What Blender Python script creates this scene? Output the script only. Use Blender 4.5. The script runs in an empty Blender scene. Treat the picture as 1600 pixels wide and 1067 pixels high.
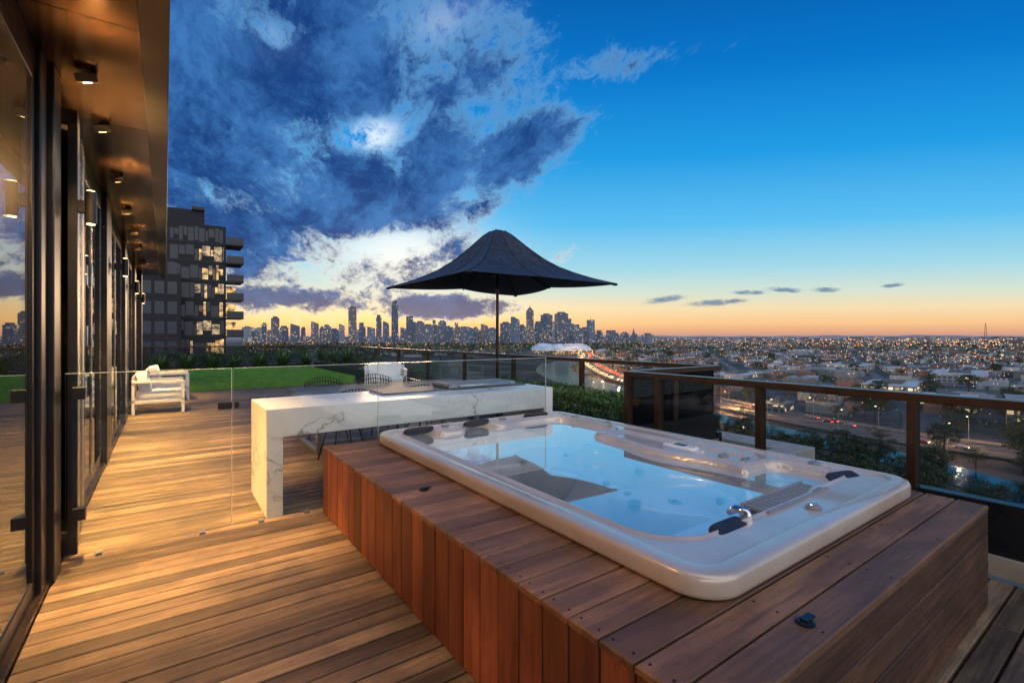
import bpy, bmesh, math, random
from mathutils import Vector, Matrix
random.seed(7)
R=math.radians
scene=bpy.context.scene
col=scene.collection
F=758.0; H=1.5; HZ=525.0; GZ=-45.0
S_,C_=0.5817,0.8134
def W(px,py,z):
    d=F*(H-z)/(py-HZ); t=(px-800)/F
    return (d*(S_+t*C_), d*(C_-t*S_), z)
def P(px,d,z=0.0):
    t=(px-800)/F
    return (d*(S_+t*C_), d*(C_-t*S_), z)
def lin(r,g,b):
    f=lambda c:(c/255/12.92) if c/255<=0.04045 else ((c/255+0.055)/1.055)**2.4
    return (f(r),f(g),f(b),1)
def sm(a,b,x):
    t=max(0,min(1,(x-a)/(b-a))); return t*t*(3-2*t)

# ------------------------------------------------ node helpers
class NT:
    def __init__(s,nt): s.nt=nt; s.n=nt.nodes; s.l=nt.links
    def new(s,t,**kw):
        n=s.n.new(t)
        for k,v in kw.items(): setattr(n,k,v)
        return n
    def put(s,sock,v):
        if isinstance(v,bpy.types.NodeSocket): s.l.new(v,sock)
        elif v is not None: sock.default_value=v
    def m(s,op,a,b=None,c=None,clamp=False):
        n=s.n.new('ShaderNodeMath'); n.operation=op; n.use_clamp=clamp
        for i,v in enumerate((a,b,c)):
            if v is not None: s.put(n.inputs[i],v)
        return n.outputs[0]
    def vm(s,op,a,b=None,out=0):
        n=s.n.new('ShaderNodeVectorMath'); n.operation=op
        s.put(n.inputs[0],a)
        if b is not None: s.put(n.inputs[1],b)
        return n.outputs[out]
    def mix(s,f,a,b,mode='MIX'):
        n=s.n.new('ShaderNodeMix'); n.data_type='RGBA'; n.blend_type=mode
        s.put(n.inputs[0],f); s.put(n.inputs[6],a); s.put(n.inputs[7],b)
        return n.outputs[2]
    def ss(s,x,a,b):
        n=s.n.new('ShaderNodeMapRange'); n.interpolation_type='SMOOTHSTEP'
        s.put(n.inputs[0],x); n.inputs[1].default_value=a; n.inputs[2].default_value=b
        return n.outputs[0]
    def noise(s,vec,scale,detail=4,rough=.55,dist=0,out=0):
        n=s.n.new('ShaderNodeTexNoise'); s.put(n.inputs['Vector'],vec)
        n.inputs['Scale'].default_value=scale; n.inputs['Detail'].default_value=detail
        n.inputs['Roughness'].default_value=rough; n.inputs['Distortion'].default_value=dist
        return n.outputs[out]
    def comb(s,x,y,z):
        n=s.n.new('ShaderNodeCombineXYZ')
        for i,v in enumerate((x,y,z)): s.put(n.inputs[i],v)
        return n.outputs[0]
    def sep(s,v):
        n=s.n.new('ShaderNodeSeparateXYZ'); s.put(n.inputs[0],v); return n.outputs
    def ramp(s,f,stops,interp='LINEAR'):
        n=s.n.new('ShaderNodeValToRGB'); s.put(n.inputs[0],f); cr=n.color_ramp; cr.interpolation=interp
        while len(cr.elements)<len(stops): cr.elements.new(0.5)
        for e,(p,c) in zip(cr.elements,stops): e.position=p; e.color=c
        return n.outputs[0]
def newmat(name):
    m=bpy.data.materials.new(name); m.use_nodes=True
    t=NT(m.node_tree); b=t.n['Principled BSDF']; return m,t,b
def simple(name,c,rough=.5,metal=0,var=.15,scale=8,bump=0,bscale=40,spec=None,emit=None,es=0,coat=0):
    m,t,b=newmat(name)
    tc=t.new('ShaderNodeTexCoord').outputs['Object']
    nz=t.noise(tc,scale,5,.6)
    dk=tuple(x*(1-var) for x in c[:3])+(1,); lt=tuple(min(1,x*(1+var)) for x in c[:3])+(1,)
    t.put(b.inputs['Base Color'],t.mix(t.ss(nz,.3,.7),dk,lt))
    b.inputs['Metallic'].default_value=metal
    t.put(b.inputs['Roughness'],t.m('MULTIPLY_ADD',nz,.2,max(.02,rough-.1)))
    if bump:
        bn=t.new('ShaderNodeBump'); bn.inputs['Strength'].default_value=bump; bn.inputs['Distance'].default_value=.01
        t.put(bn.inputs['Height'],t.noise(tc,bscale,4)); t.put(b.inputs['Normal'],bn.outputs[0])
    if emit: b.inputs['Emission Color'].default_value=(*emit,1); b.inputs['Emission Strength'].default_value=es
    if coat: b.inputs['Coat Weight'].default_value=coat; b.inputs['Coat Roughness'].default_value=.08
    return m
def wood(name,c1,c2,axis='x',rough=.42,grey=.3,gc=(.5,.6,.7),vr=(.95,.52)):
    m,t,b=newmat(name)
    tc=t.new('ShaderNodeTexCoord').outputs['Object']
    at=t.new('ShaderNodeAttribute',attribute_name='rnd').outputs['Fac']
    off=t.comb(t.m('MULTIPLY',at,37.0),t.m('MULTIPLY',at,11.0),t.m('MULTIPLY',at,5.0))
    v=t.vm('ADD',tc,off)
    sc={'x':(1.6,42,42),'y':(42,1.6,42),'z':(42,42,1.6)}[axis]
    g=t.noise(t.vm('MULTIPLY',v,sc),1.0,7,.7,.6)
    sc2={'x':(1.1,7,7),'y':(7,1.1,7),'z':(7,7,1.1)}[axis]
    g2=t.noise(t.vm('MULTIPLY',v,sc2),1.0,4,.6,.8)
    base=t.mix(t.ss(t.m('ADD',t.m('MULTIPLY',g,.55),t.m('MULTIPLY',g2,.55)),.42,.68),(*c1,1),(*c2,1))
    wn=t.new('ShaderNodeTexWhiteNoise'); wn.noise_dimensions='1D'; t.put(wn.inputs['W'],t.m('MULTIPLY',at,517.0))
    base=t.mix(t.m('MULTIPLY',wn.outputs['Value'],.30),base,(c2[0]*.74,c2[1]*.80,c2[2]*.92,1))
    vv=t.m('MULTIPLY_ADD',at,vr[0],vr[1])
    base=t.mix(1.0,base,t.comb(vv,vv,vv),'MULTIPLY')
    stain=t.ss(t.noise(tc,1.7,6,.7),.40,.64)
    base=t.mix(t.m('MULTIPLY',stain,grey),base,(c1[0]*gc[0],c1[1]*gc[1],c1[2]*gc[2],1))
    dots=t.ss(t.noise(t.vm('MULTIPLY',v,tuple(max(4,q*.5) for q in sc)),2.0,3,.7),.62,.72)
    base=t.mix(t.m('MULTIPLY',dots,.65),base,(c1[0]*.3,c1[1]*.3,c1[2]*.3,1))
    t.put(b.inputs['Base Color'],base)
    t.put(b.inputs['Roughness'],t.m('MULTIPLY_ADD',g,.35,rough-.10))
    bn=t.new('ShaderNodeBump'); bn.inputs['Strength'].default_value=.6; bn.inputs['Distance'].default_value=.005
    t.put(bn.inputs['Height'],g); t.put(b.inputs['Normal'],bn.outputs[0])
    return m
def glassmat(name,tint,mn=.045,mx_=.8,rough=.01):
    m=bpy.data.materials.new(name); m.use_nodes=True; t=NT(m.node_tree); t.n.clear()
    o=t.new('ShaderNodeOutputMaterial'); tr=t.new('ShaderNodeBsdfTransparent'); gl=t.new('ShaderNodeBsdfGlossy')
    tr.inputs[0].default_value=(*tint,1); gl.inputs['Roughness'].default_value=rough
    gl.inputs['Color'].default_value=(.9,.93,.95,1)
    fr=t.new('ShaderNodeLayerWeight'); fr.inputs[0].default_value=.5
    f=t.m('POWER',fr.outputs['Facing'],4.0)
    f=t.m('MULTIPLY_ADD',f,mx_,mn,clamp=True)
    mx=t.new('ShaderNodeMixShader'); t.put(mx.inputs[0],f); t.l.new(tr.outputs[0],mx.inputs[1]); t.l.new(gl.outputs[0],mx.inputs[2])
    t.l.new(mx.outputs[0],o.inputs[0]); return m
def emis(name,c,s):
    m,t,b=newmat(name); b.inputs['Base Color'].default_value=(*c,1)
    b.inputs['Emission Color'].default_value=(*c,1); b.inputs['Emission Strength'].default_value=s; return m
def winmat(name,c,s):
    m,t,b=newmat(name); tc=t.new('ShaderNodeTexCoord').outputs['Object']
    n=t.noise(tc,1.1,4,.7); b.inputs['Base Color'].default_value=(.05,.05,.05,1); b.inputs['Roughness'].default_value=.15
    b.inputs['Emission Color'].default_value=(*c,1); t.put(b.inputs['Emission Strength'],t.m('MULTIPLY',t.ss(n,.35,.68),s)); return m
def facademat(name,base,du,dz,lit,col_=(1,.62,.25),es=1.6,glass=(.03,.05,.08),haze=(0,0,0)):
    m,t,b=newmat(name)
    tc=t.new('ShaderNodeTexCoord'); p=t.sep(tc.outputs['Object']); n=t.sep(tc.outputs['Normal'])
    ax=t.m('ABSOLUTE',n[0]); ay=t.m('ABSOLUTE',n[1]); az=t.m('ABSOLUTE',n[2])
    u=t.m('ADD',t.m('MULTIPLY',p[0],ay),t.m('MULTIPLY',p[1],ax))
    u=t.m('DIVIDE',u,du); w=t.m('DIVIDE',p[2],dz)
    rnd=t.new('ShaderNodeObjectInfo').outputs['Random']
    cell=t.comb(t.m('FLOOR',u),t.m('FLOOR',w),t.m('ADD',t.m('MULTIPLY',rnd,91.7),t.m('MULTIPLY',ax,7)))
    wn=t.new('ShaderNodeTexWhiteNoise'); t.put(wn.inputs['Vector'],cell)
    fu=t.m('FRACT',u); fw=t.m('FRACT',w)
    mask=t.m('MULTIPLY',t.m('MULTIPLY',t.m('GREATER_THAN',fu,.16),t.m('LESS_THAN',fu,.84)),
             t.m('MULTIPLY',t.m('GREATER_THAN',fw,.25),t.m('LESS_THAN',fw,.82)))
    mask=t.m('MULTIPLY',mask,t.m('LESS_THAN',az,.5))
    vv=t.m('MULTIPLY_ADD',rnd,.9,.5)
    c=t.mix(mask,t.mix(1.0,(*base,1),t.comb(vv,vv,vv),'MULTIPLY'),(*glass,1))
    t.put(b.inputs['Base Color'],c)
    t.put(b.inputs['Roughness'],t.m('MULTIPLY_ADD',mask,-.35,.7))
    clump=t.ss(t.noise(t.vm('ADD',tc.outputs['Object'],t.comb(t.m('MULTIPLY',rnd,5000),0,0)),.4/dz,2,.5),.3,.7)
    on=t.m('MULTIPLY',mask,t.m('LESS_THAN',wn.outputs['Value'],t.m('MULTIPLY',clump,lit*2)))
    wn2=t.new('ShaderNodeTexWhiteNoise'); t.put(wn2.inputs['Vector'],t.vm('ADD',cell,(3.3,1.7,9.1)))
    e=t.mix(wn2.outputs['Value'],(*col_,1),(1,.80,.5,1))
    st=t.m('MULTIPLY',on,t.m('MULTIPLY_ADD',wn2.outputs['Value'],es,es*.3))
    e=t.mix(1.0,e,t.comb(st,st,st),'MULTIPLY'); e=t.mix(1.0,e,(*haze,1),'ADD')  # aerial haze imitated by adding a constant bluish emission to the facade
    t.put(b.inputs['Emission Color'],e)
    b.inputs['Emission Strength'].default_value=1.0
    return m

# ------------------------------------------------ mesh helper
class MB:
    def __init__(s): s.v=[];s.f=[];s.r=[];s.mi=[]
    def face(s,idx,rnd=0,mi=0): s.f.append(idx);s.r.append(rnd);s.mi.append(mi)
    def box(s,x0,x1,y0,y1,z0,z1,rnd=0,mi=0,M=None):
        o=len(s.v); pts=[(x,y,z) for z in (z0,z1) for y in (y0,y1) for x in (x0,x1)]
        if M is not None: pts=[tuple(M@Vector(p)) for p in pts]
        s.v+=pts
        for q in ((0,2,3,1),(4,5,7,6),(0,1,5,4),(2,6,7,3),(0,4,6,2),(1,3,7,5)): s.face([o+i for i in q],rnd,mi)
        return s
    def cbox(s,x0,x1,y0,y1,z0,z1,c=.004,rnd=0,mi=0):
        o=len(s.v)
        s.v+=[(x0,y0,z0),(x1,y0,z0),(x1,y1,z0),(x0,y1,z0),(x0,y0,z1-c),(x1,y0,z1-c),(x1,y1,z1-c),(x0,y1,z1-c),
              (x0+c,y0+c,z1),(x1-c,y0+c,z1),(x1-c,y1-c,z1),(x0+c,y1-c,z1)]
        s.face([o+8,o+9,o+10,o+11],rnd,mi)
        for a,b in ((0,1),(1,2),(2,3),(3,0)):
            s.face([o+a,o+b,o+4+b,o+4+a],rnd,mi); s.face([o+4+a,o+4+b,o+8+b,o+8+a],rnd,mi)
    def tube(s,pts,r,n=8,mi=0,cap=True):
        pts=[Vector(p) for p in pts]; rs=r if isinstance(r,(list,tuple)) else [r]*len(pts)
        rings=[]
        for i,p in enumerate(pts):
            a=pts[max(0,i-1)]; b=pts[min(len(pts)-1,i+1)]; d=(b-a).normalized()
            up=Vector((0,0,1)) if abs(d.z)<.9 else Vector((1,0,0))
            e1=d.cross(up).normalized(); e2=d.cross(e1)
            o=len(s.v); 
            for k in range(n):
                an=2*math.pi*k/n; s.v.append(tuple(p+(e1*math.cos(an)+e2*math.sin(an))*rs[i]))
            rings.append(o)
        for i in range(len(rings)-1):
            for k in range(n):
                s.face([rings[i]+k,rings[i]+(k+1)%n,rings[i+1]+(k+1)%n,rings[i+1]+k],0,mi)
        if cap:
            s.face([rings[0]+k for k in range(n)][::-1],0,mi); s.face([rings[-1]+k for k in range(n)],0,mi)
        return s
    def bar(s,a,b,w,h,mi=0):
        a=Vector(a);b=Vector(b);d=b-a;L=d.length;d.normalize()
        up=Vector((0,0,1)) if abs(d.z)<.95 else Vector((0,1,0))
        e1=d.cross(up).normalized(); e2=e1.cross(d)
        M=Matrix(((e1.x,d.x,e2.x,a.x),(e1.y,d.y,e2.y,a.y),(e1.z,d.z,e2.z,a.z),(0,0,0,1)))
        return s.box(-w/2,w/2,0,L,-h/2,h/2,mi=mi,M=M)
    def lathe(s,prof,cx=0,cy=0,n=24,mi=0,M=None):
        rings=[]
        for r,z in prof:
            o=len(s.v)
            for k in range(n):
                a=2*math.pi*k/n; p=Vector((r*math.cos(a),r*math.sin(a),z))
                if M is not None: p=M@p
                s.v.append((p.x+cx,p.y+cy,p.z))
            rings.append(o)
        for i in range(len(rings)-1):
            for k in range(n): s.face([rings[i]+k,rings[i]+(k+1)%n,rings[i+1]+(k+1)%n,rings[i+1]+k],0,mi)
        s.face([rings[0]+k for k in range(n)][::-1],0,mi); s.face([rings[-1]+k for k in range(n)],0,mi)
        return s
    def sell(s,c,r,e=.5,n=20,m=10,M=None):
        pw=lambda v,e:math.copysign(abs(v)**e,v)
        rings=[]
        for j in range(m+1):
            ph=-math.pi/2+math.pi*j/m; o=len(s.v)
            for k in range(n):
                th=2*math.pi*k/n
                p=Vector((r[0]*pw(math.cos(ph),e)*pw(math.cos(th),e),r[1]*pw(math.cos(ph),e)*pw(math.sin(th),e),r[2]*pw(math.sin(ph),e)))
                if M is not None: p=M@p
                s.v.append((p.x+c[0],p.y+c[1],p.z+c[2]))
            rings.append(o)
        for i in range(m):
            for k in range(n): s.face([rings[i]+k,rings[i]+(k+1)%n,rings[i+1]+(k+1)%n,rings[i+1]+k])
        return s
    def leaf(s,p,size,asp=.6,up=0.0):
        a=Vector((random.gauss(0,1),random.gauss(0,1),random.gauss(0,1)+up)).normalized()
        b=a.cross(Vector((random.gauss(0,1),random.gauss(0,1),random.gauss(0,1)))).normalized()
        p=Vector(p); a*=size*.5; b*=size*.5*asp; o=len(s.v)
        s.v+=[tuple(p-a),tuple(p+b),tuple(p+a),tuple(p-b)]; s.face([o,o+1,o+2,o+3],random.random())
    def build(s,name,mats,parent=None,smooth=False,bevel=0,seg=2,loc=None):
        me=bpy.data.meshes.new(name); me.from_pydata(s.v,[],s.f); 
        if not isinstance(mats,(list,tuple)): mats=[mats]
        for m in mats: me.materials.append(m)
        me.polygons.foreach_set('material_index',s.mi)
        a=me.attributes.new('rnd','FLOAT','FACE'); a.data.foreach_set('value',s.r)
        if smooth: me.polygons.foreach_set('use_smooth',[True]*len(s.f))
        me.update()
        o=bpy.data.objects.new(name,me); col.objects.link(o)
        if parent: o.parent=parent
        if loc: o.location=loc
        if bevel:
            md=o.modifiers.new('b','BEVEL'); md.width=bevel; md.segments=seg; md.limit_method='ANGLE'; md.angle_limit=R(40)
        return o
def tag(o,label,cat,group=None,kind=None):
    if label:o['label']=label
    if cat:o['category']=cat
    if group:o['group']=group
    if kind:o['kind']=kind
    return o
def struct(o,kind='structure'): o['kind']=kind; return o
def thing(name,label,cat,loc=(0,0,0),rz=0,group=None):
    o=bpy.data.objects.new(name,None); col.objects.link(o); o.empty_display_size=.1
    o.location=loc; o.rotation_euler=(0,0,rz); return tag(o,label,cat,group)
def copy_tree(o,parent=None):
    c=o.copy(); col.objects.link(c)
    if parent: c.parent=parent
    for ch in list(o.children): copy_tree(ch,c)
    return c

# ------------------------------------------------ materials
M_deck=wood('deck_timber',(.095,.062,.036),(.29,.195,.112),'x',.42,.55,(.45,.52,.62),(1.05,.50))
M_top=wood('tub_top_timber',(.150,.070,.034),(.34,.170,.085),'x',.46,.45,(.5,.52,.55),(.95,.55))
M_clad=wood('tub_cladding_timber',(.13,.033,.015),(.36,.105,.047),'z',.42,.3,(.5,.6,.7),(.9,.52))
M_clade=wood('tub_end_timber',(.065,.032,.019),(.19,.094,.054),'x',.45,.4)
M_dark=simple('under_deck_dark',(.010,.009,.008),.8)
M_black=simple('black_metal',(.016,.016,.018),.32,.3,.2)
M_bronze=simple('bronze_metal',(.06,.042,.03),.28,.7,.15,3)
M_frame=simple('grey_frame_metal',(.14,.135,.13),.26,.7,.12,3)
M_rail=simple('rail_bronze',(.065,.036,.021),.32,.5,.2,5)
M_soffit=simple('soffit_bronze_panel',(.060,.038,.023),.22,.75,.12,2)
M_white=simple('white_powdercoat',(.88,.88,.86),.35,0,.04)
M_cush=simple('white_cushion_fabric',(.90,.89,.87),.85,0,.06,30,.2,200)
M_pillow=simple('dark_pillow',(.03,.027,.032),.35,0,.2)
M_chrome=simple('chrome',(.75,.75,.77),.12,1,.03)
M_greyp=simple('grey_plastic',(.26,.27,.30),.35,0,.1)
M_jet=simple('jet_grey',(.34,.37,.40),.3,0,.1)
M_canvas=simple('charcoal_canvas',(.024,.032,.052),.55,.0,.4,10,.3,50)
M_conc=simple('pale_concrete',(.50,.48,.44),.7,0,.12,6,.2)
M_kerb=simple('beige_kerb',(.38,.30,.22),.6,0,.12,6)
M_wallint=simple('interior_plaster',(.62,.48,.33),.7,0,.05)
M_curtain=simple('curtain_fabric',(.62,.47,.31),.85,0,.08)
M_glass=glassmat('clear_fence_glass',(.93,.965,.955),.05,.7)
M_gedge=simple('polished_glass_edge',(.45,.55,.52),.2,0,.05)
M_fglass=glassmat('facade_glass',(.80,.78,.74),.07,.85)
M_rglass=glassmat('smoked_rail_glass',(.74,.77,.79),.03,.45)
M_dglass=glassmat('dark_smoked_glass',(.08,.08,.09),.05,.6)
M_lamp=emis('lamp_warm',(1,.62,.25),9)
M_steel=simple('stainless_steel',(.42,.43,.44),.42,.85,.08)
M_stone=simple('grey_table_top',(.11,.12,.125),.5,0,.12,6)
M_leaf=simple('leaf_green',(.085,.16,.04),.5,0,.55,6)
M_leafd=simple('leaf_dark_green',(.034,.058,.022),.6,0,.5,.5)
M_leafp=simple('plant_green',(.06,.12,.04),.5,0,.5,9)
M_bark=simple('bark',(.06,.045,.03),.9,0,.3)
def marble():
    m,t,b=newmat('white_marble'); tc=t.new('ShaderNodeTexCoord').outputs['Object']
    w=t.noise(tc,1.1,5,.55,0,1); v=t.vm('ADD',tc,t.vm('MULTIPLY',w,(.9,.9,.9)))
    v=t.vm('MULTIPLY',v,(.7,1.6,1.9))
    n=t.noise(v,.95,4,.45,.4); k=t.m('ABSOLUTE',t.m('SUBTRACT',n,.5))
    vein=t.m('SUBTRACT',1.0,t.ss(k,.0,.008)); soft=t.m('SUBTRACT',1.0,t.ss(k,.0,.04)); n3=t.noise(v,2.3,4,.45,.4)
    v2=t.m('SUBTRACT',1.0,t.ss(t.m('ABSOLUTE',t.m('SUBTRACT',n3,.5)),0,.006))
    gate=t.ss(t.noise(tc,1.8,2),.40,.56)
    vv=t.m('MULTIPLY',t.m('ADD',t.m('MULTIPLY',vein,.85),t.m('MULTIPLY',v2,.4)),gate,clamp=True)
    cl=t.mix(t.m('MULTIPLY',t.m('MULTIPLY',soft,gate),.35),(.92,.92,.93,1),(.60,.61,.64,1))
    t.put(b.inputs['Base Color'],t.mix(vv,cl,(.22,.22,.24,1))); b.inputs['Roughness'].default_value=.32
    return m
M_marble=marble()
def shellmat():
    m,t,b=newmat('pearl_acrylic_shell'); tc=t.new('ShaderNodeTexCoord').outputs['Object']
    sp=t.ss(t.noise(tc,300,2,.5),.55,.7); z=t.sep(tc)[2]; n=t.noise(tc,2.2,4)
    c=t.mix(t.ss(n,.35,.65),(.62,.53,.44,1),(.70,.62,.54,1)); c=t.mix(t.m('MULTIPLY',sp,.4),c,(.34,.28,.22,1))
    deep=t.mix(t.ss(z,-.16,-.46),(.84,.85,.84,1),(.52,.62,.67,1))  # brighter interior below the waterline and depth darkening, both painted into the colour
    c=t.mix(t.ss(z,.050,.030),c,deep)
    t.put(b.inputs['Base Color'],c); b.inputs['Roughness'].default_value=.24
    b.inputs['Metallic'].default_value=.18; b.inputs['Coat Weight'].default_value=.7; b.inputs['Coat Roughness'].default_value=.06
    return m
M_shell=shellmat()
def turfmat():
    m,t,b=newmat('turf_green'); tc=t.new('ShaderNodeTexCoord').outputs['Object']
    n=t.noise(tc,3,5); n2=t.noise(tc,60,3)
    c=t.mix(t.ss(n,.3,.7),(.085,.26,.022,1),(.15,.40,.04,1)); c=t.mix(t.m('MULTIPLY',n2,.45),c,(.05,.14,.015,1))
    t.put(b.inputs['Base Color'],c); b.inputs['Roughness'].default_value=.8; return m
M_turf=turfmat()
def watermat(name,tint,rough,scale,bump,mn,mx_,pw,dark=None,gc=(1,1,1)):
    m=bpy.data.materials.new(name); m.use_nodes=True; t=NT(m.node_tree); t.n.clear()
    o=t.new('ShaderNodeOutputMaterial'); gl=t.new('ShaderNodeBsdfGlossy'); gl.inputs['Roughness'].default_value=rough; gl.inputs['Color'].default_value=(*gc,1)
    if dark: 
        tr=t.new('ShaderNodeBsdfDiffuse'); tr.inputs[0].default_value=(*dark,1)
    else:
        tr=t.new('ShaderNodeBsdfTransparent'); tr.inputs[0].default_value=(*tint,1)
    tc=t.new('ShaderNodeTexCoord').outputs['Object']
    bn=t.new('ShaderNodeBump'); bn.inputs['Strength'].default_value=bump; bn.inputs['Distance'].default_value=.01
    t.put(bn.inputs['Height'],t.noise(tc,scale,2)); t.put(gl.inputs['Normal'],bn.outputs[0])
    fr=t.new('ShaderNodeLayerWeight'); fr.inputs[0].default_value=.5
    f=t.m('MULTIPLY_ADD',t.m('POWER',fr.outputs['Facing'],pw),mx_,mn,clamp=True)
    mx=t.new('ShaderNodeMixShader'); t.put(mx.inputs[0],f); t.l.new(tr.outputs[0],mx.inputs[1]); t.l.new(gl.outputs[0],mx.inputs[2])
    t.l.new(mx.outputs[0],o.inputs[0]); return m
M_water=watermat('spa_water',(.92,.955,.965),.0,2.0,.012,.07,1.0,2.3)
M_river=watermat('river_water',(.5,.5,.5),.12,.05,.2,.1,.8,2,(.012,.016,.022),(.42,.46,.50))

# ------------------------------------------------ camera
cam=bpy.data.cameras.new('camera'); co=bpy.data.objects.new('camera',cam); col.objects.link(co)
cam.lens=F/1600*36; cam.sensor_width=36; cam.shift_y=-8.5/1600; cam.clip_start=.05; cam.clip_end=90000
co.location=(0,0,H); co.rotation_euler=(R(90),0,-math.atan2(S_,C_)); scene.camera=co
scene.view_settings.view_transform='Standard'; scene.view_settings.look='None'; scene.view_settings.exposure=0

# ------------------------------------------------ world
w=bpy.data.worlds.new('World'); scene.world=w; w.use_nodes=True
t=NT(w.node_tree); t.n.clear()
out=t.new('ShaderNodeOutputWorld'); bg=t.new('ShaderNodeBackground'); t.l.new(bg.outputs[0],out.inputs[0])
D=t.new('ShaderNodeTexCoord').outputs['Generated']; dx,dy,dz=t.sep(D)[0:3]
dotf=t.vm('DOT_PRODUCT',D,(S_,C_,0),1)
fw=t.m('MAXIMUM',dotf,.12); fwa=t.m('MAXIMUM',t.m('ABSOLUTE',dotf),.45)
U=t.m('DIVIDE',t.vm('DOT_PRODUCT',D,(C_,-S_,0),1),fw); V=t.m('DIVIDE',dz,fw)
el=t.m('DIVIDE',dz,t.m('SQRT',t.m('MAXIMUM',t.m('ADD',t.m('MULTIPLY',dx,dx),t.m('MULTIPLY',dy,dy)),.0004)))
fac=t.m('DIVIDE',t.m('ADD',t.m('MULTIPLY',t.m('MINIMUM',el,1.5),.45),t.m('MULTIPLY',t.m('DIVIDE',dz,fwa),.55)),.8,clamp=True)
sky=t.ramp(fac,[(0,lin(188,146,134)),(.010,lin(216,160,128)),(.032,lin(238,190,136)),(.068,lin(234,212,170)),(.11,lin(202,216,202)),(.17,lin(154,206,222)),
   (.28,lin(86,182,230)),(.45,lin(28,148,218)),(.66,lin(2,114,194)),(.88,lin(0,90,168)),(1,lin(0,78,154))])
def blob(cu,cv,ru,rv,ang=0):
    a=t.m('SUBTRACT',U,cu); b=t.m('SUBTRACT',V,cv); ca,sa=math.cos(ang),math.sin(ang)
    p=t.m('DIVIDE',t.m('ADD',t.m('MULTIPLY',a,ca),t.m('MULTIPLY',b,sa)),ru)
    q=t.m('DIVIDE',t.m('SUBTRACT',t.m('MULTIPLY',b,ca),t.m('MULTIPLY',a,sa)),rv)
    return t.m('EXPONENT',t.m('MULTIPLY',t.m('ADD',t.m('MULTIPLY',p,p),t.m('MULTIPLY',q,q)),-1.0))
def bpx(px,py,rx,ry,ang=0): return blob((px-800)/F,(HZ-py)/F,rx/F,ry/F,R(ang))
glow=bpx(560,502,300,36); glow2=bpx(630,400,120,54)
sky=t.mix(1.0,sky,t.mix(glow,(0,0,0,1),(.34,.19,.0,1)),'ADD')
sky=t.mix(t.m('MULTIPLY',glow2,.85),sky,(.98,.95,.86,1))
ca,sa=math.cos(R(22)),math.sin(R(22))
Ur=t.m('ADD',t.m('MULTIPLY',U,ca),t.m('MULTIPLY',V,sa)); Vr=t.m('SUBTRACT',t.m('MULTIPLY',V,ca),t.m('MULTIPLY',U,sa))
Vp=t.m('ADD',t.m('MAXIMUM',V,-.1),.42)
PC=t.comb(t.m('DIVIDE',t.m('MULTIPLY',Ur,.85),Vp),t.m('DIVIDE',t.m('MULTIPLY',Vr,1.45),Vp),t.m('DIVIDE',.6,Vp))
warp=t.noise(PC,6.0,5,.6,0,1); PCw=t.vm('ADD',PC,t.vm('MULTIPLY',t.vm('SUBTRACT',warp,(.5,.5,.5)),(.12,.12,.12)))
n1=t.noise(PCw,3.1,12,.66,.15); n2=t.noise(PCw,12.0,12,.74,.1)
n=t.m('ADD',t.m('MULTIPLY',n1,.52),t.m('MULTIPLY',n2,.48))
B=bpx(430,90,290,230)
for a in (bpx(590,280,280,120,16),bpx(800,238,140,62,20),bpx(400,350,240,120),bpx(330,200,220,220),bpx(570,335,200,66,8),bpx(560,150,200,100,14)): B=t.m('MAXIMUM',B,a)
B=t.m('MAXIMUM',B,t.m('MULTIPLY',bpx(700,110,190,130,14),.74))
B=t.m('MAXIMUM',B,t.m('MULTIPLY',bpx(955,100,140,38,14),.60))
B=t.m('MAXIMUM',B,t.m('MULTIPLY',bpx(1150,60,130,36,10),.44))
B=t.m('MAXIMUM',B,t.m('MULTIPLY',bpx(600,415,210,60,6),.78))
B=t.m('MAXIMUM',B,t.m('MULTIPLY',bpx(430,464,270,26,0),.95))
B=t.m('MAXIMUM',B,t.m('MULTIPLY',bpx(680,480,140,26,0),.94))
hole=t.m('MAXIMUM',bpx(585,212,50,34),t.m('MAXIMUM',t.m('MULTIPLY',bpx(430,60,70,34,-30),.7),t.m('MULTIPLY',bpx(690,40,70,50,20),.35)))
hole=t.m('MAXIMUM',hole,t.m('MULTIPLY',bpx(600,385,80,26),.65))
dens=t.m('SUBTRACT',t.m('ADD',t.m('MULTIPLY',n,3.1),t.m('MULTIPLY',B,1.08)),t.m('ADD',2.07,t.m('MULTIPLY',hole,.68)))
alpha=t.ss(dens,-.18,.22); thick=t.ss(dens,-.08,.36)
n3=t.noise(t.vm('ADD',PCw,(.05,.08,1.3)),5.2,12,.72,.2)
darkc=t.mix(t.ss(n3,.36,.66),lin(16,56,120),lin(60,116,180))
darkc=t.mix(t.ss(dens,.45,1.0),darkc,lin(16,54,114))
edge=t.mix(t.ss(V,.06,.34),lin(248,236,208),lin(104,162,210))
cc=t.mix(thick,edge,darkc)
lowc=t.mix(t.ss(V,.03,.17),lin(104,108,132),cc); cc=t.mix(t.m('MULTIPLY',thick,.8),cc,lowc)
hb=t.m('MULTIPLY',hole,t.ss(n2,.38,.60))
sky=t.mix(t.m('MULTIPLY',hb,.9),sky,(.76,.87,.94,1))
wisp=t.m('MULTIPLY',t.ss(U,.28,.42),.5)
sky=t.mix(t.m('MULTIPLY',alpha,t.m('SUBTRACT',.97,wisp)),sky,cc)
st=None
for a in (bpx(1038,468,30,5,8),bpx(1118,473,42,5,4),bpx(1170,457,26,3.5),bpx(1225,453,28,4,-3),bpx(1290,453,20,4),bpx(1395,446,18,3,6),bpx(1150,470,18,3)):
    st=a if st is None else t.m('MAXIMUM',st,a)
sn=t.noise(t.comb(t.m('MULTIPLY',U,1.0),t.m('MULTIPLY',V,3.5),2.0),42,5,.7)
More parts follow.
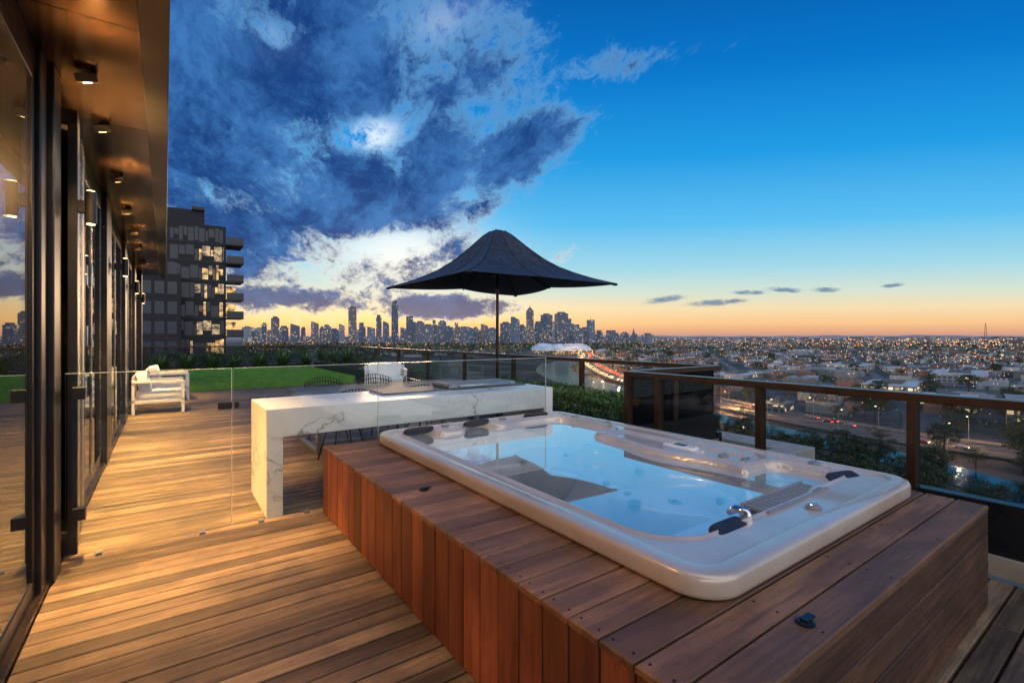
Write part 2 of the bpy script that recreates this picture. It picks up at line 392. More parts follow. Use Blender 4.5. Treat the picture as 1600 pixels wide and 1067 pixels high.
st=t.ss(t.m('MULTIPLY',st,t.m('MULTIPLY_ADD',sn,3.2,-.65)),.12,.8)
sky=t.mix(t.m('MULTIPLY',st,.85),sky,lin(96,124,158))
sky=t.mix(t.ss(dotf,.10,-.45),sky,t.mix(t.ss(dz,0,.8),(1.2,1.06,1.02,1),(.95,1.03,1.18,1)))  # unseen sky behind the camera brightened to lift the ambient light
sky=t.mix(t.ss(dz,-.004,-.03),sky,(.05,.06,.09,1))
ns=t.new('ShaderNodeTexSky',sky_type='NISHITA'); ns.sun_disc=False; ns.sun_elevation=R(.5); sunaz=math.atan2(P(620,1)[0],P(620,1)[1]); ns.sun_rotation=sunaz
sky=t.mix(1.0,sky,t.mix(.996,ns.outputs[0],(0,0,0,1)),'ADD')
t.put(bg.inputs[0],sky); bg.inputs[1].default_value=1.12
sd=Vector((math.sin(sunaz),math.cos(sunaz),.04)).normalized()
sl=bpy.data.lights.new('sun','SUN'); sl.energy=.7; sl.angle=R(8); sl.color=(1,.62,.35); so=bpy.data.objects.new('sun',sl); col.objects.link(so)
so.rotation_euler=(-sd).to_track_quat('-Z','Y').to_euler()

def light(kind,loc,power,color=(1,.58,.24),aim=None,size=R(100),blend=.6,rad=.05):
    l=bpy.data.lights.new('lamp_light',kind); l.energy=power; l.color=color; l.shadow_soft_size=rad
    if kind=='SPOT': l.spot_size=size; l.spot_blend=blend
    o=bpy.data.objects.new('lamp_light',l); col.objects.link(o); o.location=loc
    if aim: o.rotation_euler=Vector(aim).to_track_quat('-Z','Y').to_euler()
    return o

# ------------------------------------------------ terrace setting
mb=MB(); bw=.116; g=.012
y=-2.4
while y<23.3:
    xe=4.16 if y<3.7 else 5.98
    x=-.56
    while x<xe-.05:
        L=random.uniform(1.6,4.6)
        x1=min(xe,x+L)
        if xe-x1<.5: x1=xe
        mb.cbox(x,x1-.004,y,y+bw-g,-.03,random.uniform(-.0018,.0015),.005,random.random()); x=x1
    y+=bw
struct(mb.build('deck',M_deck))
struct(MB().box(-.9,6.2,3.7,23.5,-.35,-.034).box(-.9,4.25,-2.5,3.699,-.35,-.034).build('deck_substructure',M_dark))
LY=15.7
struct(MB().box(.4,5.0,LY,23.1,.002,.2).build('lawn_base',M_turf))
mb=MB()
for i in range(26000):
    x=random.uniform(.4,5);y_=random.uniform(LY,23.1); h=random.uniform(.02,.055); a=random.uniform(0,6.28); o=len(mb.v)
    dx_=.009*math.cos(a);dy_=.009*math.sin(a)
    mb.v+=[(x-dx_,y_-dy_,.2),(x+dx_,y_+dy_,.2),(x+random.uniform(-.02,.02),y_+random.uniform(-.02,.02),.2+h)]; mb.face([o,o+1,o+2])
tag(mb.build('grass',M_turf),'bright green artificial turf at the far end of the terrace','grass',kind='stuff')

def railing(label,pts,posts,upst=.45,top=1.1,glass=None):
    root=thing('glass_railing',label,'railing',pts[0],0)
    base=Vector(pts[0])
    for a,b in zip(pts[:-1],pts[1:]):
        a=Vector(a)-base;b=Vector(b)-base
        MB().bar(a+Vector((0,0,top-.03)),b+Vector((0,0,top-.03)),.11,.06).build('top_rail',M_rail,root,bevel=.006)
        MB().bar(a+Vector((0,0,upst/2)),b+Vector((0,0,upst/2)),.10,upst).build('upstand',M_black,root)
        MB().bar(a+Vector((0,0,(upst+top-.06)/2)),b+Vector((0,0,(upst+top-.06)/2)),.012,top-.062-upst).build('glass',glass or M_rglass,root)
        MB().bar(a+Vector((0,0,.06)),b+Vector((0,0,.06)),.17,.12).build('kerb',M_kerb,root)
    for p in posts:
        p=Vector(p)-base
        MB().box(p.x-.055,p.x+.035,p.y-.028,p.y+.028,upst-.1,top-.06).build('post',M_rail,root,bevel=.004)
    return root
railing('near bronze railing with smoked glass running beside the hot tub',[(4.31,-2.4,0),(4.31,3.76,0)],[(4.31,yy,0) for yy in (-1.02,.06,1.14,2.22,3.31,3.73)])
railing('short bronze railing return with dark glass jogging outward past the hot tub',[(4.37,3.76,0),(6.04,3.76,0)],[(5.2,3.76,0)],glass=M_dglass)
railing('long bronze railing along the right side of the terrace behind the umbrella',[(6.1,3.7,0),(6.1,23.4,0)],[(6.1,4.26+2.1*k,0) for k in range(10)],.2)
railing('far bronze railing across the end of the terrace beyond the turf',[(-2,23.46,0),(6.1,23.46,0)],[(x,23.46,0) for x in (-.6,1.5,3.6,5.9)],.2)
struct(MB().box(6.65,7.15,2.95,6.5,-.5,0).box(4.45,6.64,2.95,3.25,-.5,0).build('parapet_ledge',M_conc,bevel=.01))
struct(MB().box(4.45,6.645,3.255,3.65,-.5,-.25).build('parapet_gutter',M_dark))

# ------------------------------------------------ penthouse
ph=thing('penthouse','dark bronze penthouse facade with glazed doors and lit soffit on the left','building',(-.6,4,0))
def px_(mb,name,mat,**k):
    return mb.build(name,mat,ph,loc=(.6,-4,0),**k)
mb=MB(); yy=-3
while yy<16.3:
    mb.box(-.86,-.115,yy,min(16.4,yy+1.58)-.008,3.15,3.3); yy+=1.58
px_(mb,'soffit',M_soffit)
px_(MB().box(-.11,.02,-3,16.45,3.09,3.42),'fascia',M_black,bevel=.004)
px_(MB().box(-4.2,-.13,-3,16.45,3.305,3.7),'roof',M_black)
for (a,b,xx) in ((3.82,3.98,-.575),(4.0,4.24,-.545),(7.35,7.95,-.55),(10.55,11.1,-.55),(13.8,14.3,-.55),(16.1,16.45,-.5),(-.4,0.1,-.55)):
    px_(MB().box(-.80,xx,a,b,0.0,3.148),'column',M_black,bevel=.008)
px_(MB().box(-4.2,-.803,16.2,16.45,0,3.148),'end_wall',M_black)
px_(MB().box(-4.2,-3.9,-3,16.19,0,3.0),'back_wall',M_wallint)
px_(MB().box(-3.899,-.87,-3,16.19,2.9,3.0),'interior_ceiling',M_wallint)
px_(MB().box(-3.899,-.80,-3,16.19,-.03,.0),'interior_floor',simple('interior_floor_timber',(.22,.14,.08),.35))
px_(MB().box(-.797,-.565,-3,16.1,-.03,.03),'door_track',M_bronze,bevel=.004)
px_(MB().box(-.797,-.60,-3,16.1,3.02,3.146),'door_header',M_black)
def door(y0,y1,handle=None,x=-.625):
    f=MB(); fw_=.05
    f.box(x-.025,x+.025,y0,y0+fw_,.032,3.018).box(x-.025,x+.025,y1-fw_,y1,.032,3.018).box(x-.025,x+.025,y0+fw_,y1-fw_,.032,.13).box(x-.025,x+.025,y0+fw_,y1-fw_,2.94,3.018)
    d=px_(f,'door_frame',M_frame if y0>5 else M_black,bevel=.003)
    MB().box(x+.01,x+.018,y0+fw_,y1-fw_,.13,2.94).build('glass',M_fglass,d)
    if handle:
        for hz_ in (1.0,1.5,2.1):
            MB().box(x+.026,x+.040,handle-.03,handle+.03,hz_-.10,hz_+.10).build('handle',M_chrome,d,bevel=.003)
for a,b,hh in ((0.12,1.90,None),(1.92,3.80,None),(5.52,6.42,6.36),(6.44,7.33,None),(7.97,9.24,8.05),(9.26,10.53,None),(11.12,12.45,11.2),(12.47,13.78,None),(14.32,16.08,None)): door(a,b,hh)
for i,yy in enumerate((4.36,4.50,4.64,4.80,4.96,5.12,5.30)):
    x0=-.92; x1=-.48-.010*i
    d=px_(MB().box(x0,x1,yy,yy+.045,.032,.15).box(x0,x1,yy,yy+.045,2.92,3.018).box(x1-.05,x1,yy,yy+.045,.15,2.92).box(x0,x0+.07,yy,yy+.045,.15,2.92),'folded_door',(M_black,M_steel,M_frame,M_frame)[i%4],bevel=.003)
    MB().box(x0+.07,x1-.05,yy+.018,yy+.03,.15,2.92).build('glass',M_fglass,d)
for hz_ in (.32,1.12):
    px_(MB().box(-.50,-.43,4.27,4.33,hz_-.04,hz_+.04).box(-.47,-.44,4.33,4.45,hz_-.015,hz_+.015),'door_hinge',M_black,bevel=.004)
for i,(y0,y1) in enumerate(((3.9,6.2),(6.5,7.4),(9.0,10.2))):
    mb=MB(); n_=90; o=len(mb.v)
    for k in range(n_+1):
        yy=y0+(y1-y0)*k/n_; xx=-1.1+.05*math.sin(k*1.1)+.015*math.sin(k*2.7)
        mb.v+=[(xx,yy,.03),(xx,yy,2.88)]
    for k in range(n_): mb.face([o+2*k,o+2*k+2,o+2*k+3,o+2*k+1])
    tag(mb.build('curtain',M_curtain,smooth=True),['beige curtain behind the nearest glass door','beige curtain behind the second bay of glass doors','beige curtain behind the third bay of glass doors'][i],'curtain','curtains inside the penthouse')
for k,yy in enumerate((2.6,7.0,11.0,15.0)): light('POINT',(-1.0 if k==0 else -2.0,yy,2.6),(150,200,200,200)[k],(1,.56,.24),rad=.15)
ordn=['nearest','second','third','fourth','fifth','sixth','seventh','eighth','ninth','tenth']
sp0=thing('soffit_spotlight','x','lamp',(-.42,.9,3.15),0,'spotlights under the soffit')
Mt=Matrix.Translation((0,0,-.045))@Matrix.Rotation(R(-14),4,'Y')@Matrix.Rotation(R(18),4,'X')
MB().box(-.055,.055,-.05,.05,-.025,.025,M=Mt).build('housing',M_black,sp0,bevel=.006)
MB().box(-.022,.022,-.018,.018,-.0285,-.0255,M=Mt).build('lens',M_lamp,sp0)
MB().box(-.02,.02,-.02,.02,-.025,-.0).build('mount',M_black,sp0)
spotY=[-1.4,.9,2.45,4.0,4.9,6.4,8.0,9.6,11.2,13.4]
for i,yy in enumerate(spotY):
    o=sp0 if i==0 else copy_tree(sp0)
    o.location=(-.40,yy,3.15); o['label']='small black tilted spotlight under the soffit, %s along from the viewer'%ordn[i]
    light('SPOT',(-.36,yy,2.98),[55,90,140,440,900,1080,900,540,300,260][i],(1,.56,.19),(.04,0.05,-1),R(78),1.0,.04)
sc0=thing('wall_sconce','x','lamp',(-.44,4.45,2.38),0,'cylinder wall lamps on the facade columns')
MB().lathe([(.030,-.11),(.033,-.105),(.033,.105),(.03,.11)],n=24).build('cylinder',M_black,sc0,smooth=False)
MB().lathe([(.022,-.116),(.022,-.1105)],n=20).build('lens',M_lamp,sc0)
MB().lathe([(.022,.1105),(.022,.116)],n=20).build('upper_lens',M_lamp,sc0)
MB().box(-.11,-.03,-.03,.03,-.04,.04).build('bracket',M_black,sc0)
for i,yy in enumerate((4.1,7.65,10.8,14.0)):
    o=sc0 if i==0 else copy_tree(sc0); o.location=(-.415,yy+.30,2.38)
    o['label']='black cylinder up and down wall lamp on the %s lit column of the facade'%ordn[i]
    light('SPOT',(-.36,yy+.30,2.60),190,(1,.52,.15),(.2,0,1),R(105),.9,.03)
    light('SPOT',(-.36,yy+.30,2.20),420,(1,.55,.18),(.08,0,-1),R(76),.9,.03)
for yy in (1.9,3.35,6.0,9.3): light('SPOT',(-.30,yy,2.95),44,(1,.50,.15),(.1,.1,1),R(130),.9,.03)

# ------------------------------------------------ glass fence
fence=thing('glass_pool_fence','frameless clear glass pool fence and gate standing in front of the marble bench','fence',(.43,4.36,0))
for a,b in ((-.54,.425),(.437,1.60),(1.612,3.6)):
    z0=.015 if a<1 else .572
    MB().box(a-.43,b-.43,-.006,.006,z0,1.246).build('glass_pane',M_glass,fence)
    MB().box(a-.43,b-.43,-.0065,.0065,1.2465,1.251).box(b-.4335,b-.4298,-.0065,.0065,z0,1.246).build('polished_edge',M_gedge,fence)
MB().box(-.10,-.005,-.02,.02,.935,.99).box(.012,.045,-.015,.015,.935,.985).build('latch',M_black,fence,bevel=.006)
for s in (-.8,-.2,.2,.55): MB().box(s-.02,s+.02,-.016,.016,.001,.022).build('foot_clamp',M_steel,fence,bevel=.003)

# ------------------------------------------------ marble bench
bn=thing('marble_bench','white veined marble waterfall bench standing behind the hot tub','bench',(.677,4.42,0))
L=3.08
MB().box(0,L,0,.86,.655,.892).build('top_slab',M_marble,bn,bevel=.004)
MB().box(0.001,.127,0.001,.859,.0,.654).build('leg',M_marble,bn,bevel=.003)
MB().box(L-.127,L-.001,0.001,.859,.0,.654).build('leg',M_marble,bn,bevel=.003)
MB().box(1.15,L-.10,.40,.855,.893,.908).build('cooking_inset',M_stone,bn,bevel=.003)
ld=thing('barbecue_lid','low flat brushed steel barbecue lid lying on the marble bench','lid',(3.0,5.02,.909))
MB().box(-.42,.5,-.20,.22,0,.045).build('lid_panel',M_steel,ld,bevel=.012)
MB().tube([(-.3,-.215,.02),(-.3,-.24,.03),(.4,-.24,.03),(.4,-.215,.02)],.008).build('handle',M_chrome,ld,smooth=True)

# ------------------------------------------------ tub surround
tb=thing('tub_surround','raised red brown timber platform built round the hot tub','platform',(1.09,.645,0))
ox,oy=1.09,.645; X1,Y1,ZT=3.70,4.30,.565
mb=MB(); yy=oy; rows=[]
while yy<Y1-.01:
    y1=min(Y1,yy+.1405); rows.append((yy,y1)); yy=y1
for a,b in rows:
    z=ZT+random.uniform(-.0015,.0008)
    if b<1.08 or a>4.1: mb.cbox(0,X1-ox,a-oy+.004,b-oy-.004,ZT-.025,z,.005,random.random())
    else:
        mb.cbox(0,.62,a-oy+.004,b-oy-.004,ZT-.025,z,.005,random.random())
        mb.cbox(2.42,X1-ox,a-oy+.004,b-oy-.004,ZT-.025,z,.005,random.random())
mb.build('top_boards',M_top,tb)
mb=MB()
for a,b in rows: mb.box(.003+random.uniform(0,.003),.025,a-oy+.004,b-oy-.004,.005,ZT-.027,random.random())
mb.build('side_cladding',M_clad,tb,bevel=.003,seg=1)
mb=MB()
for k in range(4):
    z0=.005+k*.1335
    mb.box(.027,X1-ox-.003,.003+random.uniform(0,.002),.025,z0+.003,z0+.1305,random.random())
mb.build('end_cladding',M_clade,tb,bevel=.003,seg=1)
MB().box(X1-ox-.025,X1-ox-.003,.027,Y1-oy,.005,ZT-.027).build('rear_cladding',M_clad,tb)
MB().box(.03,.05,.03,Y1-oy-.01,0.001,ZT-.03).box(.05,X1-ox-.03,.03,.05,.001,ZT-.03).build('inner_frame',M_dark,tb)
mb=MB()
for a,b in rows:
    for xx in ([.035,.50] if not(b<1.08 or a>4.1) else [.035,.6,1.2,1.8,2.4,2.575]):
        for yv in (a-oy+.03,b-oy-.03):
            mb.lathe([(.0045,ZT-.002),(.0045,ZT+.0012)],xx,yv,8)
mb.build('screw_heads',simple('screw_dark',(.03,.025,.02),.4,.7),tb)['kind']='stuff'
def hatch(px,py):
    p=W(px,py,ZT)
    MB().lathe([(.03,ZT+.0005),(.03,ZT+.006),(.022,ZT+.009)],p[0]-ox,p[1]-oy,20).box(p[0]-ox-.012,p[0]-ox+.045,p[1]-oy-.012,p[1]-oy+.012,ZT+.009,ZT+.016).build('turn_latch',M_black,tb)
hatch(662,765); hatch(1258,973)

# ------------------------------------------------ hot tub
tubo=(2.56,2.565,ZT)
tub=thing('hot_tub','large pearl beige hot tub full of clear water sunk in the timber platform','hot tub',tubo)
def rr(hx,hy,r,nc=14):
    pts=[]
    cs=[(hx-r,-(hy-r),-90),(hx-r,hy-r,0),(-(hx-r),hy-r,90),(-(hx-r),-(hy-r),180)]
    for i,(cx,cy,a0) in enumerate(cs):
        for k in range(nc):
            a=R(a0+90*k/nc); pts.append((cx+r*math.cos(a),cy+r*math.sin(a)))
        a=R(a0+90); p=(cx+r*math.cos(a),cy+r*math.sin(a)); nx=cs[(i+1)%4]; a2=R(nx[2]); q=(nx[0]+r*math.cos(a2),nx[1]+r*math.sin(a2))
        m=80 if i%2==1 else 130
        for k in range(m): pts.append((p[0]+(q[0]-p[0])*k/m,p[1]+(q[1]-p[1])*k/m))
    return pts
def sdr(x,y,x0,x1,y0,y1,r):
    cx,cy=(x0+x1)/2,(y0+y1)/2; qx=abs(x-cx)-(x1-x0)/2+r; qy=abs(y-cy)-(y1-y0)/2+r
    return math.hypot(max(qx,0),max(qy,0))+min(max(qx,qy),0)-r
def smin(a,b,k):
    h=max(k-abs(a-b),0)/k; return min(a,b)-h*h*k*.25
def openf(x,y):
    o=sdr(x,y,1.68,3.02,1.22,3.90,.24)
    o=smin(o,sdr(x,y,2.75,3.44,3.10,3.96,.2),.12)
    o=smin(o,math.hypot(x-1.84,y-3.90)-.17,.08); o=smin(o,math.hypot(x-2.45,y-3.90)-.18,.08)
    o=smin(o,sdr(x,y,2.9,3.40,1.24,1.66,.12),.06)
    if x>2.6: o+=.05*math.sin(y*5.6+1.0)*sm(2.6,2.9,x)*sm(3.3,3.0,y)*sm(1.6,1.8,y)
    return o
TOPZ=.650
def hgt(x,y):
    o=openf(x,y); top=TOPZ
    rec=sm(.03,0,abs(x-3.28)-.10)*sm(1.76,1.84,y)*sm(3.0,2.94,y)
    top-=.022*rec
    if o>0:
        bump=.012*math.exp(-((o-.030)/.012)**2)
        return top+bump-.014*sm(.012,0,o)
    k=-o
    z=.645-.11*sm(0,.03,k)-.17*sm(.05,.12,k)
    floor=.08
    seat=.37+.05*math.sin(y*4.2+x*2)
    z2=seat+(floor-seat)*sm(.30,.35,k+.08*math.sin(y*5)+.03*math.sin(x*9))
    if k>.12: z=min(z,z2)
    if x>2.2 and 1.5<y<3.0:
        c=2.62+.10*math.sin((y-1.5)*4.2)
        z=max(z,.12+.30*math.exp(-((x-c-.25)/.18)**2)*sm(1.5,1.62,y)*sm(3.0,2.86,y)+.06*math.sin((y-1.5)*5)*sm(2.2,2.5,x))
    if y<1.85: z=max(z,.42-.30*sm(1.64,1.72,y)) if k>.10 else z
    return z
mb=MB()
hx,hy,rc=1.06,1.635,.17
loops=[]
def addloop(pts,zf):
    o=len(mb.v)
    for x,y in pts: mb.v.append((x,y,zf(x+tubo[0],y+tubo[1])-ZT))
    loops.append(o)
PR=((.030,.566),(.010,.570),(.002,.578),(-.001,.590),(-.001,.626),(.0,.640),(.004,.650),(.010,.657),(.018,.660),(.04,.661),(.082,.661),(.086,.660),(.089,.654),(.092,.650),(.10,TOPZ))
for ins,z in PR:
    addloop(rr(hx-ins,hy-ins,rc-ins*.8),lambda x,y,z=z:z)
base=rr(hx-.10,hy-.10,rc-.08); K=160
for k in range(1,K+1):
    tau=k/K*.998
    pts=[(p[0]*(1-tau), p[1]*(1-tau)+max(-.55,min(.55,p[1]))*tau) for p in base]
    addloop(pts,hgt)
N=len(base)
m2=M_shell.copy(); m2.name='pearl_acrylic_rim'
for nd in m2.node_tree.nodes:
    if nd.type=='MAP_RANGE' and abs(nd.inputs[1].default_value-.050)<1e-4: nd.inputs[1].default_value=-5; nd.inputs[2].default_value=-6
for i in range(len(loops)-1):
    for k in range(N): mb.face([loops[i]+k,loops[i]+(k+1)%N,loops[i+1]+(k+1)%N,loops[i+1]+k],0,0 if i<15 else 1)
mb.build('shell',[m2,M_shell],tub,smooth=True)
WZ=.610
mb=MB(); mb.v=[(1.62-tubo[0],1.16-tubo[1],WZ-ZT),(3.50-tubo[0],1.16-tubo[1],WZ-ZT),(3.50-tubo[0],4.10-tubo[1],WZ-ZT),(1.62-tubo[0],4.10-tubo[1],WZ-ZT)]; mb.face([0,1,2,3])
mb.build('water',M_water,tub)
def T(x,y,z): return (x-tubo[0],y-tubo[1],z-ZT)
for x,y,a in ((1.84,4.05,0),(2.45,4.07,0),(3.20,4.09,-10),(2.04,1.14,180),(3.34,1.17,165)):
    near=y<3
    Mr=Matrix.Rotation(R(a),4,'Z')@Matrix.Rotation(R(66 if near else 52),4,'X')
    MB().sell(T(x,y-(.04 if y>3 else -.05),.646 if near else .654),(.12 if near else .14,.016,.045 if near else .055),.42,n=28,m=12,M=Mr).build('pillow',M_pillow,tub,smooth=True)
p=T(3.28,2.32,.637)
cp=MB().sell(p,(.055,.14,.014),.3).build('control_panel',M_white,tub,smooth=True)
MB().box(p[0]-.03,p[0]+.03,p[1]-.05,p[1]+.05,p[2]+.0145,p[2]+.0165).build('display',simple('display_dark',(.03,.05,.07),.15),cp)
for k in (-.115,-.085,.085,.115): MB().lathe([(.009,p[2]+.0125),(.009,p[2]+.0185)],p[0],p[1]+k,12).build('button',M_greyp,cp)
for x,y in ((3.28,1.96),(3.30,1.80),(3.50,1.45),(2.8,4.08),(3.50,3.3),(2.15,4.09),(3.49,3.75),(2.6,1.08)):
    q=T(x,y,.652 if y>3 or y<1.76 or x>3.45 else .632)
    k=MB().lathe([(.036,q[2]-.004),(.036,q[2]+.010),(.027,q[2]+.016)],q[0],q[1],24).build('diverter_knob',M_greyp,tub)
    MB().box(q[0]-.03,q[0]+.03,q[1]-.007,q[1]+.007,q[2]+.016,q[2]+.025).build('grip',M_chrome,k,bevel=.003)
gr=MB()
for k in range(15):
    x=2.36+k*.042; q=T(x,1.24,.640); gr.box(q[0],q[0]+.026,q[1]-.06,q[1]+.06,q[2],q[2]+.018)
q=T(2.35,1.24,.634); gr.box(q[0]-.01,q[0]+.64,q[1]-.075,q[1]-.06,q[2],q[2]+.03).box(q[0]-.01,q[0]+.64,q[1]+.06,q[1]+.075,q[2]-.05,q[2]+.03)
gr.build('filter_grille',M_greyp,tub,bevel=.002)
q=T(2.20,1.23,.645)
MB().tube([(q[0],q[1]-.05,q[2]),(q[0],q[1]-.03,q[2]+.035),(q[0],q[1]+.02,q[2]+.04),(q[0],q[1]+.06,q[2]+.01)],[.016,.020,.020,.015],14).build('chrome_spout',M_chrome,tub,smooth=True)
for x,y in ((1.98,1.55),(2.05,1.95),(2.35,1.45),(2.75,1.46),(2.3,2.3),(2.6,2.2),(2.84,2.05),(2.45,2.7),(2.75,2.6),(2.85,2.9),(2.0,3.5),(2.35,3.4),(2.62,3.5),(3.1,3.45),(2.2,3.05),(1.95,2.6),(2.55,1.75),(2.9,1.75),(2.7,2.35),(2.15,1.6),(2.5,1.52),(2.9,2.4),(2.6,2.95)):
    z=hgt(x,y)+.004; q=T(x,y,z); r_=random.choice((.030,.040,.048))
    j=MB().lathe([(r_,q[2]-.03),(r_,q[2]+.003),(r_*.8,q[2]+.008),(r_*.7,q[2]+.001)],q[0],q[1],20).build('jet',M_jet,tub,smooth=False)
    MB().lathe([(r_*.5,q[2]+.001),(r_*.5,q[2]+.007),(r_*.2,q[2]+.010)],q[0],q[1],14).build('nozzle',M_greyp,j)

# ------------------------------------------------ umbrella
um=thing('patio_umbrella','charcoal square bell shaped patio umbrella on a black pole behind the bench','umbrella',(4.9,7.31,0))
prof=[(0,1.0),(.05,.985),(.10,.935),(.15,.855),(.22,.73),(.30,.60),(.40,.45),(.52,.31),(.66,.195),(.82,.09),(1,0),(1.2,-.07)]
def gi(q):
    q=abs(q)
    for (a,b),(c,d) in zip(prof[:-1],prof[1:]):
        if q<=c: return b+(d-b)*(q-a)/(c-a)
    return prof[-1][1]
def gq(q): return sum(gi(q+dq) for dq in (-.03,-.015,0,.015,.03))/5
mb=MB(); NA=128; NR=30; zt,za=2.405,3.43; CV=.16
for j in range(NR+1):
    q=j/NR
    for k in range(NA):
        th=2*math.pi*k/NA; c_,s_=abs(math.cos(th)),abs(math.sin(th)); Rd=1.5/max(c_,s_)
        mid=1-abs(math.sin(2*th))
        Rd*=1-CV*mid**.9
        sag=abs(math.sin(4*th))
        z=zt+(za-zt)*gq(q)+.05*q*q*mid -.035*sag*min(1,q*3)*(1-q)*q*2.2
        x=Rd*q*math.cos(th); y_=Rd*q*math.sin(th); mb.v.append((x,y_,z))
for j in range(NR):
    for k in range(NA): mb.face([j*NA+k,j*NA+(k+1)%NA,(j+1)*NA+(k+1)%NA,(j+1)*NA+k])
cn=mb.build('canopy',M_canvas,um,smooth=True); md=cn.modifiers.new('s','SOLIDIFY'); md.thickness=.006; md.offset=1
mb=MB()
for k in range(8):
    th=R(45*k); Rd=(1.5*math.sqrt(2) if k%2 else 1.5*(1-CV))
    mb.tube([(Rd*q*math.cos(th),Rd*q*math.sin(th),zt+(za-zt)*gq(q)+(.05*q*q if k%2==0 else 0)+.006) for q in [i/16 for i in range(1,17)]],.006,5)
mb.build('seam_tapes',simple('seam_dark',(.012,.014,.02),.6),um,smooth=True)
MB().lathe([(.05,0),(.05,.05),(.028,.06),(.028,3.36)],n=18).build('pole',M_black,um,smooth=False)
MB().box(-.4,.4,-.4,.4,.001,.06).build('base_plate',M_black,um,bevel=.01)
MB().lathe([(.06,2.58),(.075,2.6),(.075,2.66),(.04,2.69)],n=20).build('hub',M_black,um)
for k in range(8):
    th=R(45*k); Rd=(1.5*math.sqrt(2)*.99 if k%2 else 1.5*(1-CV)*.99)
    pts=[]
    for j in range(1,15):
        q=j/14; z=zt+(za-zt)*gq(q)-.022+(.05*q*q if k%2==0 else 0); pts.append((Rd*q*math.cos(th),Rd*q*math.sin(th),z))
    rb=MB().tube(pts,.012,8).build('rib',M_black,um,smooth=True)
    qq=.5; z=zt+(za-zt)*gq(qq)-.03
    MB().tube([(.06*math.cos(th),.06*math.sin(th),2.63),(Rd*qq*math.cos(th),Rd*qq*math.sin(th),z)],.01,8).build('strut',M_black,rb,smooth=True)
    if k%2: MB().sell((Rd*math.cos(th),Rd*math.sin(th),zt-.01),(.035,.035,.02),.7,12,6).build('tip',M_black,rb,smooth=True)

# ------------------------------------------------ armchairs
def armchair():
    r=thing('armchair','x','chair')
    w,d=.80,.82; f=MB()
    for s in (-1,1):
        yv=s*(w/2-.025)
        f.bar((-d/2+.02,yv,0),(-d/2+.02,yv,.70),.05,.05); f.bar((d/2-.02,yv,0),(d/2-.02,yv,.60),.05,.05)
        f.bar((-d/2+.0,yv,.62),(d/2,yv,.62),.07,.045); f.bar((-d/2,yv,.24),(d/2,yv,.24),.045,.06)
    f.bar((-d/2+.02,-w/2,.26),(-d/2+.02,w/2,.26),.04,.05); f.bar((d/2-.02,-w/2,.26),(d/2-.02,w/2,.26),.04,.05)
    f.bar((-d/2+.02,-w/2,.70),(-d/2+.02,w/2,.70),.04,.05); f.box(-d/2+.03,d/2-.03,-w/2+.05,w/2-.05,.245,.265)
    f.build('frame',M_white,r,bevel=.004)
    MB().sell((.03,0,.35),(.38,.345,.09),.25,28,10).build('seat_cushion',M_cush,r,smooth=True)
    MB().sell((-.24,0,.61),(.10,.34,.20),.25,28,10,M=Matrix.Rotation(R(-12),4,'Y')).build('back_cushion',M_cush,r,smooth=True)
    return r
ac=armchair()
for i,(x,y,rz,lb) in enumerate(((-.10,12.0,0,'nearer of two white framed cushioned armchairs by the house doors'),(.05,14.1,0,'farther of two white framed cushioned armchairs by the house doors'),(4.9,12.8,-108,'wide white framed cushioned armchair alone by the long railing beyond the dining table'))):
    o=ac if i==0 else copy_tree(ac); o.location=(x,y,0); o.rotation_euler=(0,0,R(rz)); tag(o,lb,'chair','white cushioned armchairs')
    if i==2: o.scale=(1,1.35,.95)
# ------------------------------------------------ dining table and wire chairs
dt=thing('dining_table','long grey topped outdoor dining table behind the marble bench','table',(2.6,6.9,0))
MB().box(-1.2,1.5,-.6,.6,.725,.755).build('table_top',M_stone,dt,bevel=.005)
for s in (-1.02,1.3):
    MB().bar((s,-.5,0.001),(s,-.5,.725),.06,.06).bar((s,.5,0.001),(s,.5,.725),.06,.06).bar((s,-.5,.03),(s,.5,.03),.06,.05).build('leg',M_steel,dt,bevel=.004)
def wirechair():
    r=thing('wire_chair','x','chair'); mb=MB(); nu,nv=14,12
    for i in range(nu+1):
        for j in range(nv+1):
            u=-1+2*i/nu; v=j/nv
            if v<.5: yy=.22-.44*(v/.5); zz=.44+.05*u*u
            else:
                k=(v-.5)/.5; yy=-.22-.12*k**.7; zz=.44+.05*u*u+.45*k*(1-.3*u*u)
            x=u*(.27+.03*math.sin(v*3.1)); mb.v.append((x,yy+.10*u*u*(v>.5)*(v-.5)*2,zz))
    for i in range(nu):
        for j in range(nv): a=i*(nv+1)+j; mb.face([a,a+1,a+nv+2,a+nv+1])
    s=mb.build('wire_shell',M_black,r); md=s.modifiers.new('w','WIREFRAME'); md.thickness=.020; md.use_even_offset=False
    for sx in (-1,1):
        for sy in (-1,1): MB().tube([(sx*.13,sy*.12,.43),(sx*.22,sy*.22,0)],.009,8).build('leg',M_black,r,smooth=True)
    return r
wc=wirechair()
for i,(x,y,rz,lb) in enumerate(((1.95,7.35,180,'black wire chair on the far side of the dining table, at its left end'),(2.75,7.4,180,'black wire chair on the far side of the dining table, in the middle'),(3.5,7.35,180,'black wire chair on the far side of the dining table, at its right end'),
    (1.75,5.95,8,'black wire chair between bench and dining table, at the left'),(2.65,5.95,-5,'black wire chair between bench and dining table, at the right'))):
    o=wc if i==0 else copy_tree(wc); o.location=(x,y,0); o.rotation_euler=(0,0,R(rz)); tag(o,lb,'chair','black wire dining chairs')

